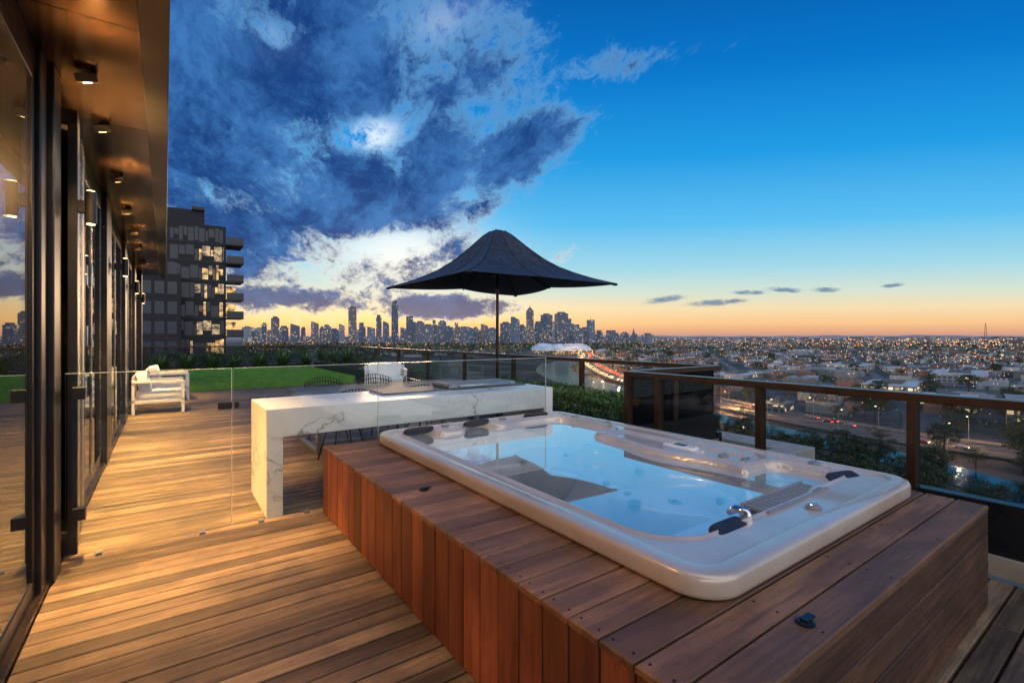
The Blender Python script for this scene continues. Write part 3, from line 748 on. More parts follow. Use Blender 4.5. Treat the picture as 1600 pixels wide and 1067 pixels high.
# ------------------------------------------------ terrace plants
def hedge(x0,x1,y0,y1,z1,label,n,mat=None,zb=.38):
    r=thing('planter_hedge',label,'hedge',((x0+x1)/2,(y0+y1)/2,0)); cx,cy=(x0+x1)/2,(y0+y1)/2
    MB().box(x0-cx,x1-cx,y0-cy,y1-cy,.001,zb).build('planter_box',M_black,r,bevel=.006)
    mb=MB()
    for i in range(n):
        x=random.uniform(x0-.02,x1+.02);y=random.uniform(y0,y1);u=random.random()
        z=zb+(z1-zb)*(1-u**2.2)*(1+.14*math.sin(x*5.1+y*3.3))+random.gauss(0,.025); mb.leaf((x-cx,y-cy,z),random.uniform(.03,.065))
    mb.build('foliage',mat or M_leaf,r)
hedge(5.2,5.95,4.0,8.6,.58,'clipped green hedge in a dark planter along the railing right of the umbrella',16000,None,.30)
hedge(5.3,5.95,15.5,22.3,.72,'low green hedge in a dark planter along the right railing beside the turf',9000,M_leafd)
hedge(-.5,5.25,22.75,23.36,.80,'low dark hedge in a trough at the far end of the turf',12000,M_leafd,.3)
def strappy(seed):
    random.seed(seed); r=thing('strappy_plant','x','plant'); mb=MB()
    for i in range(130):
        a=random.uniform(0,6.28); L=random.uniform(.35,.75); el_=random.uniform(.5,1.35); o=len(mb.v); wv=.02
        for k in range(5):
            s=k/4; rr_=L*s*math.cos(el_)*1.1; z=L*s*math.sin(el_)-.28*L*s*s*s; ww=wv*(1-s*.95)
            x=rr_*math.cos(a);y=rr_*math.sin(a); mb.v+=[(x-ww*math.sin(a),y+ww*math.cos(a),z),(x+ww*math.sin(a),y-ww*math.cos(a),z)]
        for k in range(4): mb.face([o+2*k,o+2*k+1,o+2*k+3,o+2*k+2])
    mb.build('leaves',M_leafp,r); 
    MB().lathe([(.05,-.02),(.04,.1),(.01,.14)],n=8).build('stem',M_bark,r); return r
prot=strappy(3)
pl=[(-.1,22.6),(.7,22.55),(1.5,22.6),(2.3,22.5),(3.2,22.6),(4.1,22.55),(5.0,22.5),(5.35,21.2),(5.4,19.5),(5.4,17.8)]
nm=['leftmost','second from the left','third from the left','fourth from the left','fifth from the left','sixth from the left','seventh from the left','farthest of three beside the right railing','middle of three beside the right railing','nearest of three beside the right railing']
for i,(x,y) in enumerate(pl):
    o=prot if i==0 else copy_tree(prot); o.location=(x,y,.22 if i<7 else .5); o.rotation_euler=(0,0,i*1.3); s=random.uniform(1.1,1.6); o.scale=(s,s,s)
    tag(o,'dark strappy leaved plant at the end of the turf, '+nm[i] if i<7 else 'dark strappy leaved plant in the planter, '+nm[i],'plant','strappy plants round the turf')

# ------------------------------------------------ CITY
def groundmat():
    m,t,b=newmat('city_ground'); tc=t.new('ShaderNodeTexCoord').outputs['Object']
    vo=t.new('ShaderNodeTexVoronoi'); vo.inputs['Scale'].default_value=.03; t.put(vo.inputs['Vector'],tc)
    n=t.noise(tc,.012,6,.65); n2=t.noise(tc,.0016,4,.6)
    c=t.mix(t.ss(n,.42,.62),(.020,.034,.020,1),(.07,.075,.075,1))
    c=t.mix(t.m('MULTIPLY',t.ss(t.sep(vo.outputs['Color'])[0],.6,.85),.5),c,(.15,.16,.17,1))
    c=t.mix(t.ss(n2,.45,.6),c,(.024,.040,.024,1))
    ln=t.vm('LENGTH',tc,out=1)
    c=t.mix(t.m('MULTIPLY',t.ss(ln,1200,12000),.8),c,(.26,.25,.29,1))  # distance haze painted into the ground base colour
    t.put(b.inputs['Base Color'],c); b.inputs['Roughness'].default_value=.9; return m
mb=MB(); NG=48; 
for rr_ in (0.0,300,1200,5000,20000,80000):
    for k in range(NG): mb.v.append((max(rr_,.01)*math.cos(2*math.pi*k/NG),max(rr_,.01)*math.sin(2*math.pi*k/NG),GZ))
for j in range(5):
    for k in range(NG): mb.face([j*NG+k,j*NG+(k+1)%NG,(j+1)*NG+(k+1)%NG,(j+1)*NG+k][::-1])
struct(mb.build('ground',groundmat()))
mb=MB(); n=160; 
for k in range(n+1):
    px=300+1500*k/n; d=17000; x,y,_=P(px,d)
    h=-45+40+45*(.5+.5*math.sin(k*.11+1))*(.6+.4*math.sin(k*.37))+10*math.sin(k*.9)
    if px<900: h-=30
    mb.v+=[(x,y,GZ-30),(x,y,h),(x*1.3,y*1.3,GZ-30)]
for k in range(n):
    a=3*k; mb.face([a,a+3,a+4,a+1]); mb.face([a+1,a+4,a+5,a+2])
struct(mb.build('hills',simple('far_hills',(.16,.17,.24),.9,emit=(.10,.10,.16),es=.6)))  # hills also given a faint bluish emission of their own

def strip(name,pts,width,z,mat):
    pts=[Vector((p[0],p[1],0)) for p in pts]
    out_=[]
    for i in range(len(pts)-1):
        p0=pts[max(0,i-1)];p1=pts[i];p2=pts[i+1];p3=pts[min(len(pts)-1,i+2)]
        for k in range(12):
            s=k/12; out_.append(.5*((2*p1)+(p2-p0)*s+(2*p0-5*p1+4*p2-p3)*s*s+(3*p1-p0-3*p2+p3)*s**3))
    out_.append(pts[-1]); L=[];mb=MB()
    for i,p in enumerate(out_):
        d=(out_[min(i+1,len(out_)-1)]-out_[max(i-1,0)]).normalized(); nrm=Vector((-d.y,d.x,0))
        wd=width(p.length) if callable(width) else width
        L.append((p,d,nrm)); a=p-nrm*wd/2; b=p+nrm*wd/2; mb.v+=[(a.x,a.y,z),(b.x,b.y,z)]
    for i in range(len(out_)-1): mb.face([2*i,2*i+2,2*i+3,2*i+1])
    o=mb.build(name,mat)
    return o,L
river_px=[(1700,800),(1520,752),(1400,716),(1280,690),(1130,655),(1010,627),(930,604),(885,589),(866,578),(876,568),(930,560)]
rv,RL=strip('river',[W(a,b,GZ) for a,b in river_px],lambda d:22+28*sm(330,520,d),GZ+.3,M_river); struct(rv)
M_asph=simple('asphalt',(.09,.09,.092),.8,0,.2,.2)
M_paint=simple('road_paint',(.6,.6,.56),.6)
fw_px=[(1720,728),(1600,712),(1430,688),(1250,657),(1100,625),(1010,603),(962,589),(932,574),(915,562),(913,552),(880,546)]
fwp=[W(a,b,GZ) for a,b in fw_px]
fo,FL=strip('freeway',fwp,30,GZ+.6,M_asph); struct(fo)
def offset_strip(name,L,off,wd,z,mat,dash=None):
    mb=MB()
    for i in range(len(L)-1):
        if dash and i%2: continue
        (p,d,n),(q,e,m)=L[i],L[i+1]
        o=len(mb.v); pts=[p+n*(off-wd/2),p+n*(off+wd/2),q+m*(off+wd/2),q+m*(off-wd/2)]
        mb.v+=[(v.x,v.y,z) for v in pts]; mb.face([o,o+3,o+2,o+1])
    return struct(mb.build(name,mat))
for off in (-13.4,-4.2,4.2,13.4): offset_strip('freeway_marking',FL,off,.3,GZ+.62,M_paint)
mb=MB()
M_barr=simple('barrier_concrete',(.24,.23,.21),.8)
for i in range(len(FL)-1):
    for off in (-15.2,0,15.2): 
        a=FL[i][0]+FL[i][2]*off; b=FL[i+1][0]+FL[i+1][2]*off; mb.bar((a.x,a.y,GZ+1.0),(b.x,b.y,GZ+1.0),.5,.9)
struct(mb.build('freeway_kerb',M_barr))
roads=[[(1000,600),(1120,585),(1250,572),(1500,560),(1700,553)],[(1250,655),(1200,610),(1150,580),(1120,560),(1100,545)],[(1700,640),(1450,610),(1280,590),(1100,575),(1000,566)],[(1430,686),(1420,640),(1370,590),(1340,565),(1320,545)],[(930,565),(1000,553),(1150,547),(1400,542)]]
RLs=[]
for i,rp in enumerate(roads):
    o,L=strip('road',[W(a,b,GZ) for a,b in rp],11,GZ+.4+.02*i,M_asph); struct(o); RLs.append(L)
    offset_strip('road_marking',L,0,.3,GZ+.56+.01*i,M_paint,True)
def resamp(L,step):
    out_=[];acc=0
    for (p,d,n),(q,e,m) in zip(L[:-1],L[1:]):
        s=(q-p).length; k=step-acc
        while k<s: out_.append((p.lerp(q,k/s),d,n)); k+=step
        acc=(acc+s)%step
    return out_
avoid=[]
for L in [RL,FL]+RLs:
    for p,d,n in resamp(L,18): avoid.append((p.x,p.y,(14+14*sm(330,520,p.length)) if L is RL else 18 if L is FL else 8))
def clear(x,y,r):
    for a,b,c in avoid:
        if (a-x)**2+(b-y)**2<(c+r)**2: return False
    return True

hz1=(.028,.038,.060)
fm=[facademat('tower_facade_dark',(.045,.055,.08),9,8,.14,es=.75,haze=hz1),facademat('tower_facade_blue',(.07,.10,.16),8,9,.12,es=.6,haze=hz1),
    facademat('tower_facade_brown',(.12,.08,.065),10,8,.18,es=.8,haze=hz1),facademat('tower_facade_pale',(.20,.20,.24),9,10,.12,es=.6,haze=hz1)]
M_roofd=simple('tower_roof',(.06,.07,.09),.8,emit=(.03,.04,.065),es=.9)  # roofs carry a similar bluish haze emission, they are not lit
TW=[(386,10,512,3),(398,15,517,0),(413,9,507,0),(430,12,497,2),(444,11,509,1),(461,14,506,0),(474,7,513,0),(492,12,502,2),(504,9,511,1),(521,15,513,0),(534,8,506,3),
(551,13,481,2),(566,9,504,0),(580,12,510,1),(592,10,492,0),(603,8,502,1),(617,9,470,1),(631,13,511,0),(642,11,494,0),(656,12,504,3),(669,15,509,3),(680,9,500,0),(691,12,503,1),(706,9,511,0),(715,10,504,2),(730,15,510,1),(743,9,513,0),(757,13,506,2),(768,8,513,0),
(790,13,505,0),(805,12,495,1),(816,8,507,0),(828,12,486,2),(841,9,502,0),(854,16,492,0),(866,7,505,3),(877,18,490,0),(892,12,498,1),(904,13,507,0),(914,7,511,2),(923,10,500,1),(937,10,516,0),(957,19,516,1),(976,11,521,0),(992,7,521,2),(1012,16,523,3)]
ow=['leftmost','second','third','fourth','fifth','sixth','seventh','eighth','ninth','tenth','eleventh','twelfth','thirteenth','fourteenth','fifteenth','sixteenth','seventeenth','eighteenth','nineteenth','twentieth']
cname=['dark','blue grey','brown','pale']
special={430:'brown slab tower with lit windows, tallest at the left end of the skyline',551:'broad brown residential tower standing clear of its neighbours left of the umbrella',617:'slender blue grey tower, the tallest point of the skyline, with a stepped crown',828:'brown office tower topped by a pyramid and spire right of the umbrella pole',877:'wide dark office block, the broadest tower right of the umbrella pole',854:'dark square tower beside the broadest tower right of the umbrella pole',923:'slim blue grey tower with a thin mast near the right end of the skyline'}
for i,(px,wd,ty,mi) in enumerate(TW):
    d=3000+random.uniform(-350,500); x,y,_=P(px,d); wm=wd/F*d*random.uniform(.78,1.0); h=(HZ-ty)/F*d+46.5
    lb=special.get(px)
    if not lb:
        if i<20: pos='%s from the left end of the skyline'%ow[i]
        elif px<777: pos='%s to the left of the umbrella pole'%ow[28-i]
        else: pos='%s from the right end of the skyline'%ow[len(TW)-1-i]
        lb='%s high rise tower, %s'%(cname[mi],pos.replace('leftmost from','first from').replace('leftmost to','first to'))
    tw=thing('tower',lb,'building',(x,y,GZ),R(random.choice((0,-20,12,-35))),'skyline towers')
    bd=MB(); hw=wm/2; dp=hw*random.uniform(.7,1.1); style=random.choice((0,1,2,3,6)) if px not in special else {430:0,551:1,617:2,828:4,877:0,854:1,923:5}[px]
    if style==2: bd.box(-hw,hw,-dp,dp,0,h*.9).box(-hw*.75,hw*.6,-dp*.8,dp*.8,h*.9+.01,h)
    elif style==3: bd.box(-hw,hw,-dp,dp,0,h*.8).box(-hw*.98,hw*.1,-dp,dp,h*.8+.01,h)
    elif style==6:
        bd.box(-hw,hw,-dp,dp,0,h*.88); o=len(bd.v); bd.v+=[(-hw,-dp,h*.881),(hw,-dp,h*.881),(hw,dp,h*.881),(-hw,dp,h*.881),(-hw,-dp,h),(-hw,dp,h)]
        for q in ([0,1,4],[3,5,2],[0,4,5,3],[1,2,5,4]): bd.face([o+v for v in q])
    else: bd.box(-hw,hw,-dp,dp,0,h)
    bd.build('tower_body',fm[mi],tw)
    if style in (0,1): MB().box(-hw*.6,hw*.5,-dp*.5,dp*.5,h+.01,h+10).box(hw*.55,hw*.8,-dp*.3,dp*.3,h+.01,h+6).build('roof_plant',M_roofd,tw)
    if style==4:
        MB().lathe([(hw*1.2,h+.01),(hw*.2,h+22),(1.5,h+26),(.5,h+48)],n=4).build('spire',M_roofd,tw)
    if style==5: MB().tube([(0,0,h),(0,0,h+26)],[1.5,.5],6).build('mast',M_roofd,tw)
    if px==642: MB().tube([(0,0,h),(0,0,h+14)],[2,.5],6).build('mast',M_roofd,tw)
for i in range(64):
    px=random.choice((random.uniform(380,560),random.uniform(560,775),random.uniform(640,775),random.uniform(780,930),random.uniform(800,930))); d=random.uniform(3000,4200); x,y,_=P(px,d); wd=random.uniform(9,26)/F*d*.8
    h=random.uniform(.5,17)/F*d+46.5
    tw=tag(MB().box(-wd/2,wd/2,-wd*.3,wd*.3,0,h).box(-wd*.2,wd*.25,-wd*.15,wd*.15,h+.01,h+random.uniform(4,10)).build('office_block',fm[random.randrange(4)]),'short hazy block filling the gaps between the skyline towers','building','short blocks among the skyline towers')
    tw.location=(x,y,GZ); tw.rotation_euler=(0,0,R(random.choice((0,-20,30))))
sp=thing('church_spire','thin pointed church spire standing alone right of the skyline towers','building',(*P(990,2600)[:2],GZ))
MB().box(-9,9,-9,9,0,52).build('tower_body',M_roofd,sp); MB().lathe([(9,52.01),(.6,88)],n=8).build('spire',M_roofd,sp)
ms=thing('broadcast_mast','tall thin lattice broadcast mast on the horizon at the far right','mast',(*P(1540,2600)[:2],GZ)); mb=MB()
for k in range(10):
    z0,z1=k*11.5,(k+1)*11.5; a=7*(1-k/11); b=7*(1-(k+1)/11)
    for s,q in ((-1,-1),(1,-1),(1,1),(-1,1)):
        mb.bar((s*a,q*a,z0),(s*b,q*b,z1),1.1,1.1); mb.bar((s*a,q*a,z0),(-q*b if s==q else s*b,q*b if s!=q else q*b,z1),.6,.6)
mb.build('lattice',simple('mast_red',(.25,.08,.06),.6),ms)

hz2=(.005,.007,.010)
lw=[facademat('lowrise_wall_pale',(.24,.25,.25),4,3.5,.16,es=1.0,glass=(.04,.05,.07),haze=hz2),facademat('lowrise_wall_brick',(.16,.10,.075),4,3.5,.20,es=1.1,haze=hz2),
    facademat('lowrise_wall_grey',(.15,.16,.165),4,3.5,.17,(1,.75,.4),1.1,haze=hz2),facademat('lowrise_wall_lit',(.15,.15,.15),4,3.4,.45,(1,.66,.26),1.3)]
lr=[simple('roof_pale',(.36,.39,.41),.6,0,.2,.1),simple('roof_grey',(.19,.21,.225),.6,0,.2,.1),simple('roof_dark',(.08,.09,.095),.7,0,.2,.1),simple('roof_rust',(.18,.095,.07),.8,0,.2,.1)]
rn=['pale roofed','grey roofed','dark roofed','rust red roofed']
def lowrise(kind):
    mb=MB(); X,Y=.5,.5*random.uniform(.5,.9); 
    if kind<2:
        mb.box(-X,X,-Y,Y,0,1,mi=0); mb.box(-X*.96,X*.96,-Y*.95,Y*.95,1.001,1.02,mi=1)
        for k in range(random.randint(1,5)):
            a=random.uniform(-.4,.3);b=random.uniform(-Y*.7,Y*.5); mb.box(a,a+random.uniform(.04,.14),b,b+.1,1.021,1.2,mi=1)
        if kind==1: mb.box(X+.001,X+.25,-Y*.7,Y*.6,0,.65,mi=0); mb.box(X+.01,X+.24,-Y*.68,Y*.58,.651,.67,mi=1)
    else:
        nb=random.randint(1,4); mb.box(-X,X,-Y,Y,0,.8,mi=0)
        for k in range(nb):
            a=-X+2*X*k/nb;b=-X+2*X*(k+1)/nb;m_=(a+b)/2;o=len(mb.v)
            mb.v+=[(a,-Y,.801),(b,-Y,.801),(m_,-Y,1.25),(a,Y,.801),(b,Y,.801),(m_,Y,1.25)]
            mb.face([o,o+2,o+5,o+3],mi=1); mb.face([o+1,o+4,o+5,o+2],mi=1); mb.face([o,o+1,o+2],mi=0); mb.face([o+3,o+5,o+4],mi=0)
    return mb
protos={}
for ri in range(4):
    for q in range(4):
        o=lowrise(min(q,2)).build('lowrise_building',[lw[[0,2,1,1][ri] if q!=1 else random.choice((0,1,2,3))],lr[ri]]); protos[(ri,q)]=o.data; bpy.data.objects.remove(o)
placed=[]
def office(px,py,w_,dp,h,label,mat=3,roof=1,rz=10):
    x,y,_=W(px,py,GZ); r=thing('office_building',label,'building',(x,y,GZ),R(rz))
    MB().box(-w_/2,w_/2,-dp/2,dp/2,0,h).build('walls',lw[mat],r); MB().box(-w_/2-.4,w_/2+.4,-dp/2-.4,dp/2+.4,h+.01,h+.6).build('roof',lr[roof],r)
    MB().box(-w_*.2,w_*.1,-dp*.2,dp*.2,h+.61,h+3).box(w_*.2,w_*.3,-dp*.2,dp*.1,h+.61,h+2.2).build('roof_unit',lr[2],r); placed.append((x,y,max(w_,dp)))
office(1640,672,24,30,15,'lit office block with rows of yellow windows at the far right edge')
office(1215,642,22,12,5,'low lit building by the river left of the middle railing post')
office(1480,636,56,28,6,'long pale roofed lit building beyond the freeway on the right',3,0)
office(1330,580,80,40,9,'broad white roofed hall in the middle of the suburb',0,0)
office(1500,594,90,42,8,'long white roofed warehouse toward the right',0,0)
office(1395,612,60,34,7,'wide pale sheds building with lit wall over the right railing',3,0)
office(1150,594,64,34,7,'long white roofed shed above the railing corner',0,0)
office(1063,545,50,30,34,'isolated dark red block rising above the suburb right of the skyline',1,3)
office(1588,550,40,30,32,'lone brown block on the horizon at the far right edge',1,2)
cnt=0;tries=0
while cnt<295 and tries<9000:
    tries+=1
    px=random.uniform(900,1680) if random.random()<.93 else random.uniform(640,900)
    py=random.choice((random.uniform(540,560),random.uniform(548,585),random.uniform(560,640),random.uniform(575,650)))
    if px<900 and py>560: continue
    x,y,_=W(px,py,GZ); d=math.hypot(x,y); w_=random.uniform(12,28)*min(2.2,max(.75,d/800)); 
    if random.random()<.2: w_*=1.9
    if not clear(x,y,w_*.5): continue
    if any((a-x)**2+(b-y)**2<((c+w_)*.52)**2 for a,b,c in placed): continue
    if abs(px-877)<62 and 530<py<562: continue
    h=random.uniform(3.5,7.5)*(1 if random.random()<.9 else 1.8)
    ri=random.choice((0,0,1,1,1,2,2,3)); q=random.randrange(4)
    o=bpy.data.objects.new('lowrise_building',protos[(ri,q)]); col.objects.link(o); o.location=(x,y,GZ); o.scale=(w_,w_,h); o.rotation_euler=(0,0,R(random.choice((8,10,98,-80,30))))
    tag(o,'small %s low rise building in the suburb seen over the railing'%rn[ri],'building','%s low rise buildings of the suburb'%rn[ri])
    placed.append((x,y,w_)); cnt+=1

# stadium
x,y,_=P(877,1330); st_=thing('stadium','blue white bubble roofed stadium beyond the river bend','stadium',(x,y,GZ),R(-35))
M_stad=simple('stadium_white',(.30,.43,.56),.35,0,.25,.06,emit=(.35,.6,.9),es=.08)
MB().lathe([(78,0),(80,10),(74,11)],n=48).build('base_wall',lw[3],st_)
M_ribg=simple('rib_grey',(.75,.78,.8),.5)
for k in range(14):
    a=2*math.pi*k/14; cx,cy=54*math.cos(a),54*math.sin(a); mb=MB(); hgt_=15+3*math.sin(a*3)
    prof_=[(29*math.cos(R(e)),9+hgt_*math.sin(R(e))) for e in (0,15,30,45,60,75,88)]
    mb.lathe(prof_,cx,cy,20); mb.build('roof_bubble',M_stad,st_,smooth=True)
    fr=MB()
    for e in (0,30,58): 
        rr_=29.3*math.cos(R(e)); zz_=9.3+hgt_*math.sin(R(e)); pts=[(cx+rr_*math.cos(b*math.pi/8),cy+rr_*math.sin(b*math.pi/8),zz_) for b in range(17)]
        fr.tube(pts,.8,5,cap=False)
    fr.build('roof_rib',M_ribg,st_)
struct(MB().box(-48,48,-34,34,GZ+.7,GZ+.75).build('playing_field',M_turf,loc=(x,y,0)))

mb=MB()
for i in range(6000):
    px=random.uniform(380,1680); py=random.uniform(527.5,542) if random.random()<.6 else random.uniform(538,590)
    if px<900 and py>556: continue
    x,y,_=W(px,py,GZ); 
    if not clear(x,y,10): continue
    if abs(px-877)<62 and py<562: continue
    d=math.hypot(x,y); s=random.uniform(5,13)*max(1,d/2200); h=random.uniform(3.5,8)*max(1,d/4500)
    M=Matrix.Translation((x,y,GZ))@Matrix.Rotation(R(random.choice((8,98,40))),4,'Z')
    mb.box(-s,s,-s*.6,s*.6,0,h,mi=random.choice((0,1,1,2,2,3,4)),M=M)
tag(mb.build('distant_suburb',lr+[lw[2]]),'hazy mass of tiny distant rooftops stretching to the horizon','buildings',kind='stuff')
mb=MB()
for i in range(3900):
    px=random.uniform(380,1680); py=random.choice((random.uniform(528,545),random.uniform(530,575),random.uniform(560,690)))
    if px<840 and py>556: continue
    if py>610 and random.random()<.5: continue
    x,y,_=W(px,py,GZ)
    if not clear(x,y,-6): continue
    d=math.hypot(x,y); s=d*.00036*random.uniform(.5,1.7); z=GZ+random.uniform(7,11); o=len(mb.v)
    mb.v+=[(x+s,y,z),(x-s,y,z),(x,y+s,z),(x,y-s,z),(x,y,z+s),(x,y,z-s)]; mi=random.choice((0,0,0,0,1,2)) 
    for q in ((0,2,4),(2,1,4),(1,3,4),(3,0,4),(2,0,5),(1,2,5),(3,1,5),(0,3,5)): mb.face([o+k for k in q],mi=mi)
tag(mb.build('distant_lights',[emis('light_amber',(1,.45,.12),3.8),emis('light_white',(1,.8,.5),2.4),emis('light_red',(1,.12,.05),2.5)]),'countless tiny amber and white street lights sprinkled across the dusk suburb','lights',kind='stuff')

sl0=thing('street_lamp','tall street lamp with glowing amber head beside the freeway','street lamp',(0,0,0),0,'street lamps along the freeway')
MB().tube([(0,0,0),(0,0,10.5),(.6,0,11.3),(2.2,0,11.5)],[.14,.1,.08,.07],6).build('pole',M_steel,sl0)
MB().sell((2.6,0,11.4),(.6,.3,.15),.7,10,6).build('lamp_head',emis('street_lamp_glow',(1,.58,.2),8),sl0,smooth=True)
first=True
for i,(p,d,n) in enumerate(resamp(FL,38)):
    for s in (-1,1):
        q=p+n*s*16.2
        o=sl0 if first else copy_tree(sl0); first=False
        o.location=(q.x,q.y,GZ); o.rotation_euler=(0,0,math.atan2(-n.y*s,-n.x*s))
    if i%3==0: light('POINT',(p.x,p.y,GZ+11),24000 if p.length<330 else 160000,(1,.46,.16),rad=.2)
def car(color,i):
    r=thing('car','x','car'); mb=MB()
    pr=[(-2.2,.35),(-2.25,.85),(-1.5,1.0),(-.9,1.45),(.6,1.45),(1.3,1.0),(2.2,.85),(2.25,.35)]
    for s in (-.88,.88):
        for a,b in pr: mb.v.append((a,s*(.85 if b>1.2 else 1),b))
    n=len(pr); mb.face(list(range(n))); mb.face([n+k for k in range(n)][::-1])
    for k in range(n): mb.face([k,(k+1)%n,(k+1)%n+n,k+n][::-1])
    mb.build('body',simple('car_paint',color,.3),r)
    for xx in (-1.35,1.35):
        for yy in (-.86,.86): MB().lathe([(.33,-.1),(.33,.1)],n=14,M=Matrix.Translation((xx,yy,.33))@Matrix.Rotation(R(90),4,'X')).build('wheel',M_black,r)
    for yy in (-.6,.6):
        MB().box(2.251,2.32,yy-.25,yy+.25,.5,.8).build('headlight',bpy.data.materials.get('headlight_glow') or emis('headlight_glow',(1,.7,.35),16),r)
        MB().box(-2.32,-2.251,yy-.25,yy+.25,.55,.85).build('taillight',bpy.data.materials.get('taillight_glow') or emis('taillight_glow',(1,.06,.02),14),r)
    return r
cars=[car((.3,.3,.3),0),car((.05,.05,.06),1),car((.2,.04,.03),2)]
cl=['silver','black','dark red']; used=[0,0,0]; k=0
for p,d,n in resamp(FL,12):
    for off,dr in ((-10.5,1),(-6.2,1),(6.2,-1),(10.5,-1)):
        if random.random()<(.8 if p.length<420 else .2) or k>=280: continue
        c=k%3; o=cars[c] if not used[c] else copy_tree(cars[c]); used[c]=1; k+=1
        q=p+n*off; o.location=(q.x,q.y,GZ+.64); dd=d*dr; o.rotation_euler=(0,0,math.atan2(dd.y,dd.x))
        away=(Vector((q.x,q.y,0)).dot(dd)>0)
        g_='%s cars %s the city on the freeway'%(cl[c],'heading toward' if away else 'coming from')
        tag(o,'small %s car %s on the freeway below the terrace'%(cl[c],'driving away with red tail lights' if away else 'driving closer with headlights on'),'car',g_)

def tree(h,cr,n,seed):
    random.seed(seed); r=thing('tree','x','tree'); mb=MB(); mb.tube([(0,0,0),(.1,0,h*.25),(0,.15,h*.5),(.1,.1,h*.8)],[h*.035,h*.026,h*.018,h*.006],7)
    cl=[]
    for k in range(9):
        a=k*2.4; z=h*(.3+.055*k); L=cr*random.uniform(.5,.95); e=(L*math.cos(a),L*math.sin(a),z+h*random.uniform(.1,.2)); mb.tube([(0,0,z),(e[0]*.5,e[1]*.5,z+h*.04),e],[h*.012,h*.008,h*.003],5); cl.append(e)
    mb.build('trunk',M_bark,r); cl.append((0,0,h*.88)); cl+= [(random.gauss(0,cr*.4),random.gauss(0,cr*.4),h*random.uniform(.5,.92)) for _ in range(8)]
    mb=MB()
    for i in range(n):
        c=random.choice(cl); s=cr*.33
        v=Vector((random.gauss(0,1),random.gauss(0,1),random.gauss(0,.8))).normalized()*s*random.uniform(.5,1.15)
        mb.leaf((c[0]+v.x,c[1]+v.y,c[2]+v.z*.8),h*random.uniform(.025,.05),.8)
    mb.build('crown',M_leafd,r); return r
tp=[tree(12,5,1900,1),tree(9,4.5,1600,2),tree(15,5,2200,3),tree(8,3.5,1300,4)]
random.seed(99); cnt=0;tries=0;fu=[0]*4
while cnt<298 and tries<9000:
    tries+=1
    r_=random.random()
    if r_<.45: px=random.uniform(980,1680);py=random.uniform(635,800)
    elif r_<.85: px=random.uniform(960,1680);py=random.uniform(562,655)
    else: px=random.uniform(380,1100);py=random.uniform(541,566)
    if abs(px-877)<70 and py<600: continue
    x,y,_=W(px,py,GZ)
    if not clear(x,y,3): continue
    if any((a-x)**2+(b-y)**2<(c*.55+4)**2 for a,b,c in placed): continue
    k=random.randrange(4); o=tp[k] if not fu[k] else copy_tree(tp[k]); fu[k]=1; d=math.hypot(x,y)
    s=random.uniform(.55,.95)*(1 if d<400 else 1.15 if d<900 else 1.4); o.location=(x,y,GZ); o.scale=(s*1.15,s*1.15,s); o.rotation_euler=(0,0,random.uniform(0,6))
    tag(o,'dark leafy tree standing among the roads and roofs below the terrace','tree','trees below the terrace'); cnt+=1
mb=MB()
for i in range(26000):
    px=random.uniform(380,1680); d0=random.uniform(600,2600)
    if px>1050 and random.random()<.4: continue
    if px<900 and d0<1100: continue
    x,y,_=P(px,d0)
    if math.sin(x*.021+1.3*math.sin(y*.013))*math.sin(y*.017+x*.006)<(-.9 if px<1000 else .05): continue
    if not clear(x,y,5): continue
    if abs(px-877)<62 and d0<1500: continue
    mb.leaf((x,y,GZ+abs(random.gauss(6,3.5))),random.uniform(4,9)*min(1.3,max(.7,d0/1500)),.8)
tag(mb.build('parkland',M_leafd),'dark tree covered parkland and street trees spread between the far rooftops','trees',kind='stuff')

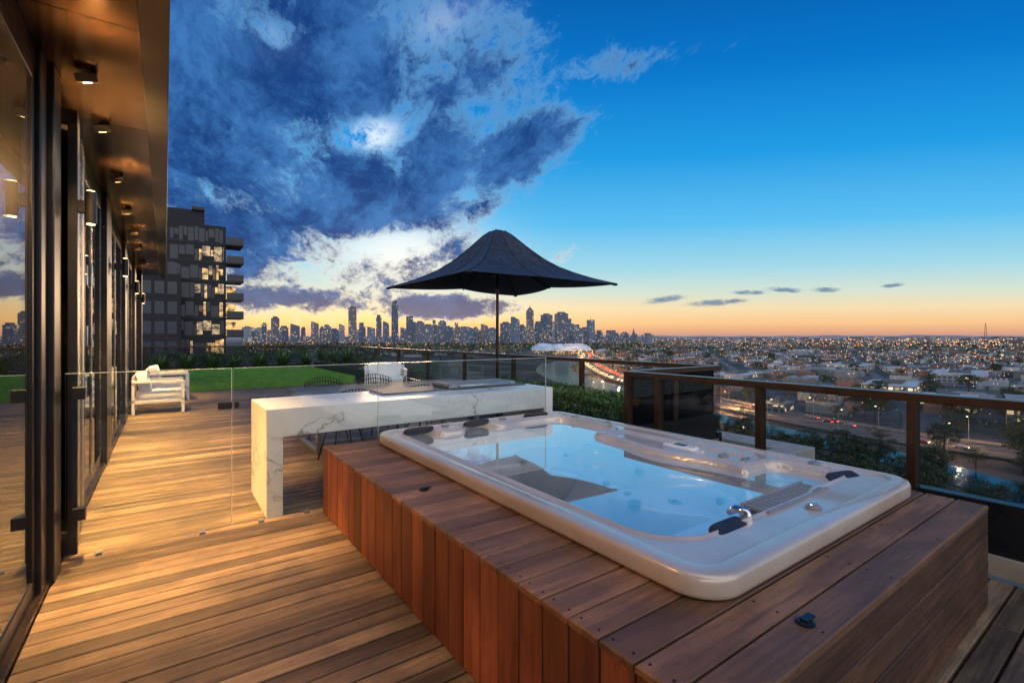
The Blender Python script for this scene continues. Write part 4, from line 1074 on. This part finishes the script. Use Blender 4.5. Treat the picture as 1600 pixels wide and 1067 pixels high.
# neighbouring apartment tower
at=thing('apartment_tower','tall dark apartment tower with lit windows and stacked balconies behind the penthouse','building',(0,94,GZ))
M_atw=simple('apartment_wall',(.014,.016,.021),.75)
def zz(py): return (HZ-py)/F*79.0+46.5
MB().box(-9,8.3,0,18,0,zz(350)).build('walls',M_atw,at)
MB().box(-9,5.3,1,16,zz(350)+.01,zz(327)).build('penthouse_block',M_atw,at)
MB().box(3.5,5.3,.5,3,zz(327)+.01,zz(322)).build('roof_plant',M_black,at)
MB().box(-9,2.0,-3,-.01,0,zz(432)).build('lower_block',M_atw,at)
M_win=winmat('window_glow',(1,.58,.2),1.5); M_win2=winmat('window_glow_pale',(1,.70,.36),.8); M_win3=winmat('window_glow_dim',(.9,.5,.2),.2); M_wd=simple('window_dark',(.022,.036,.058),.25)
M_bal=simple('balustrade_glass',(.02,.03,.045),.3); M_slab=simple('balcony_slab',(.028,.030,.036),.7)
for fl in range(13):
    z0=zz(378)-fl*3.06; x0=.6 if fl<3 else 2.1
    MB().box(-8.9,8.25,-.06,-.002,z0-.18,z0).build('floor_band',M_slab,at)
    while x0<7.9:
        ww=random.choice((.45,.6,.9,1.2)); x1=min(8.1,x0+ww)
        rr_=random.random(); litz=1<=fl<=6 and x0>2.4
        m=M_win if (litz and rr_<.28) else M_win2 if (litz and rr_<.42) else M_win3 if (litz and rr_<.52) else M_wd
        MB().box(x0,x1-.10,-.03,-.005,z0+random.choice((.1,.25,.9)),z0+random.choice((1.9,2.3,2.5))).build('window',m,at); x0=x1
    b=MB().box(8.31,10.8,-1.2,4,z0-.25,z0).build('balcony',M_slab,at)
    MB().box(8.31,10.78,-1.2,-1.15,z0,z0+1.05).box(10.73,10.78,-1.15,4,z0,z0+1.05).build('balustrade',M_bal,b)
    if fl in (3,4,5,8): MB().box(8.32,10.0,2.5,2.6,z0+.2,z0+2.4).build('window',M_win,at)
    for c in range(4):
        if fl>=2: MB().box(-4.5+c*1.6,-3.3+c*1.6,-3.04,-3.005,z0+.3,z0+2.2).build('window',M_win3 if random.random()<.2 else M_wd,at)
print('objects',len(bpy.data.objects))
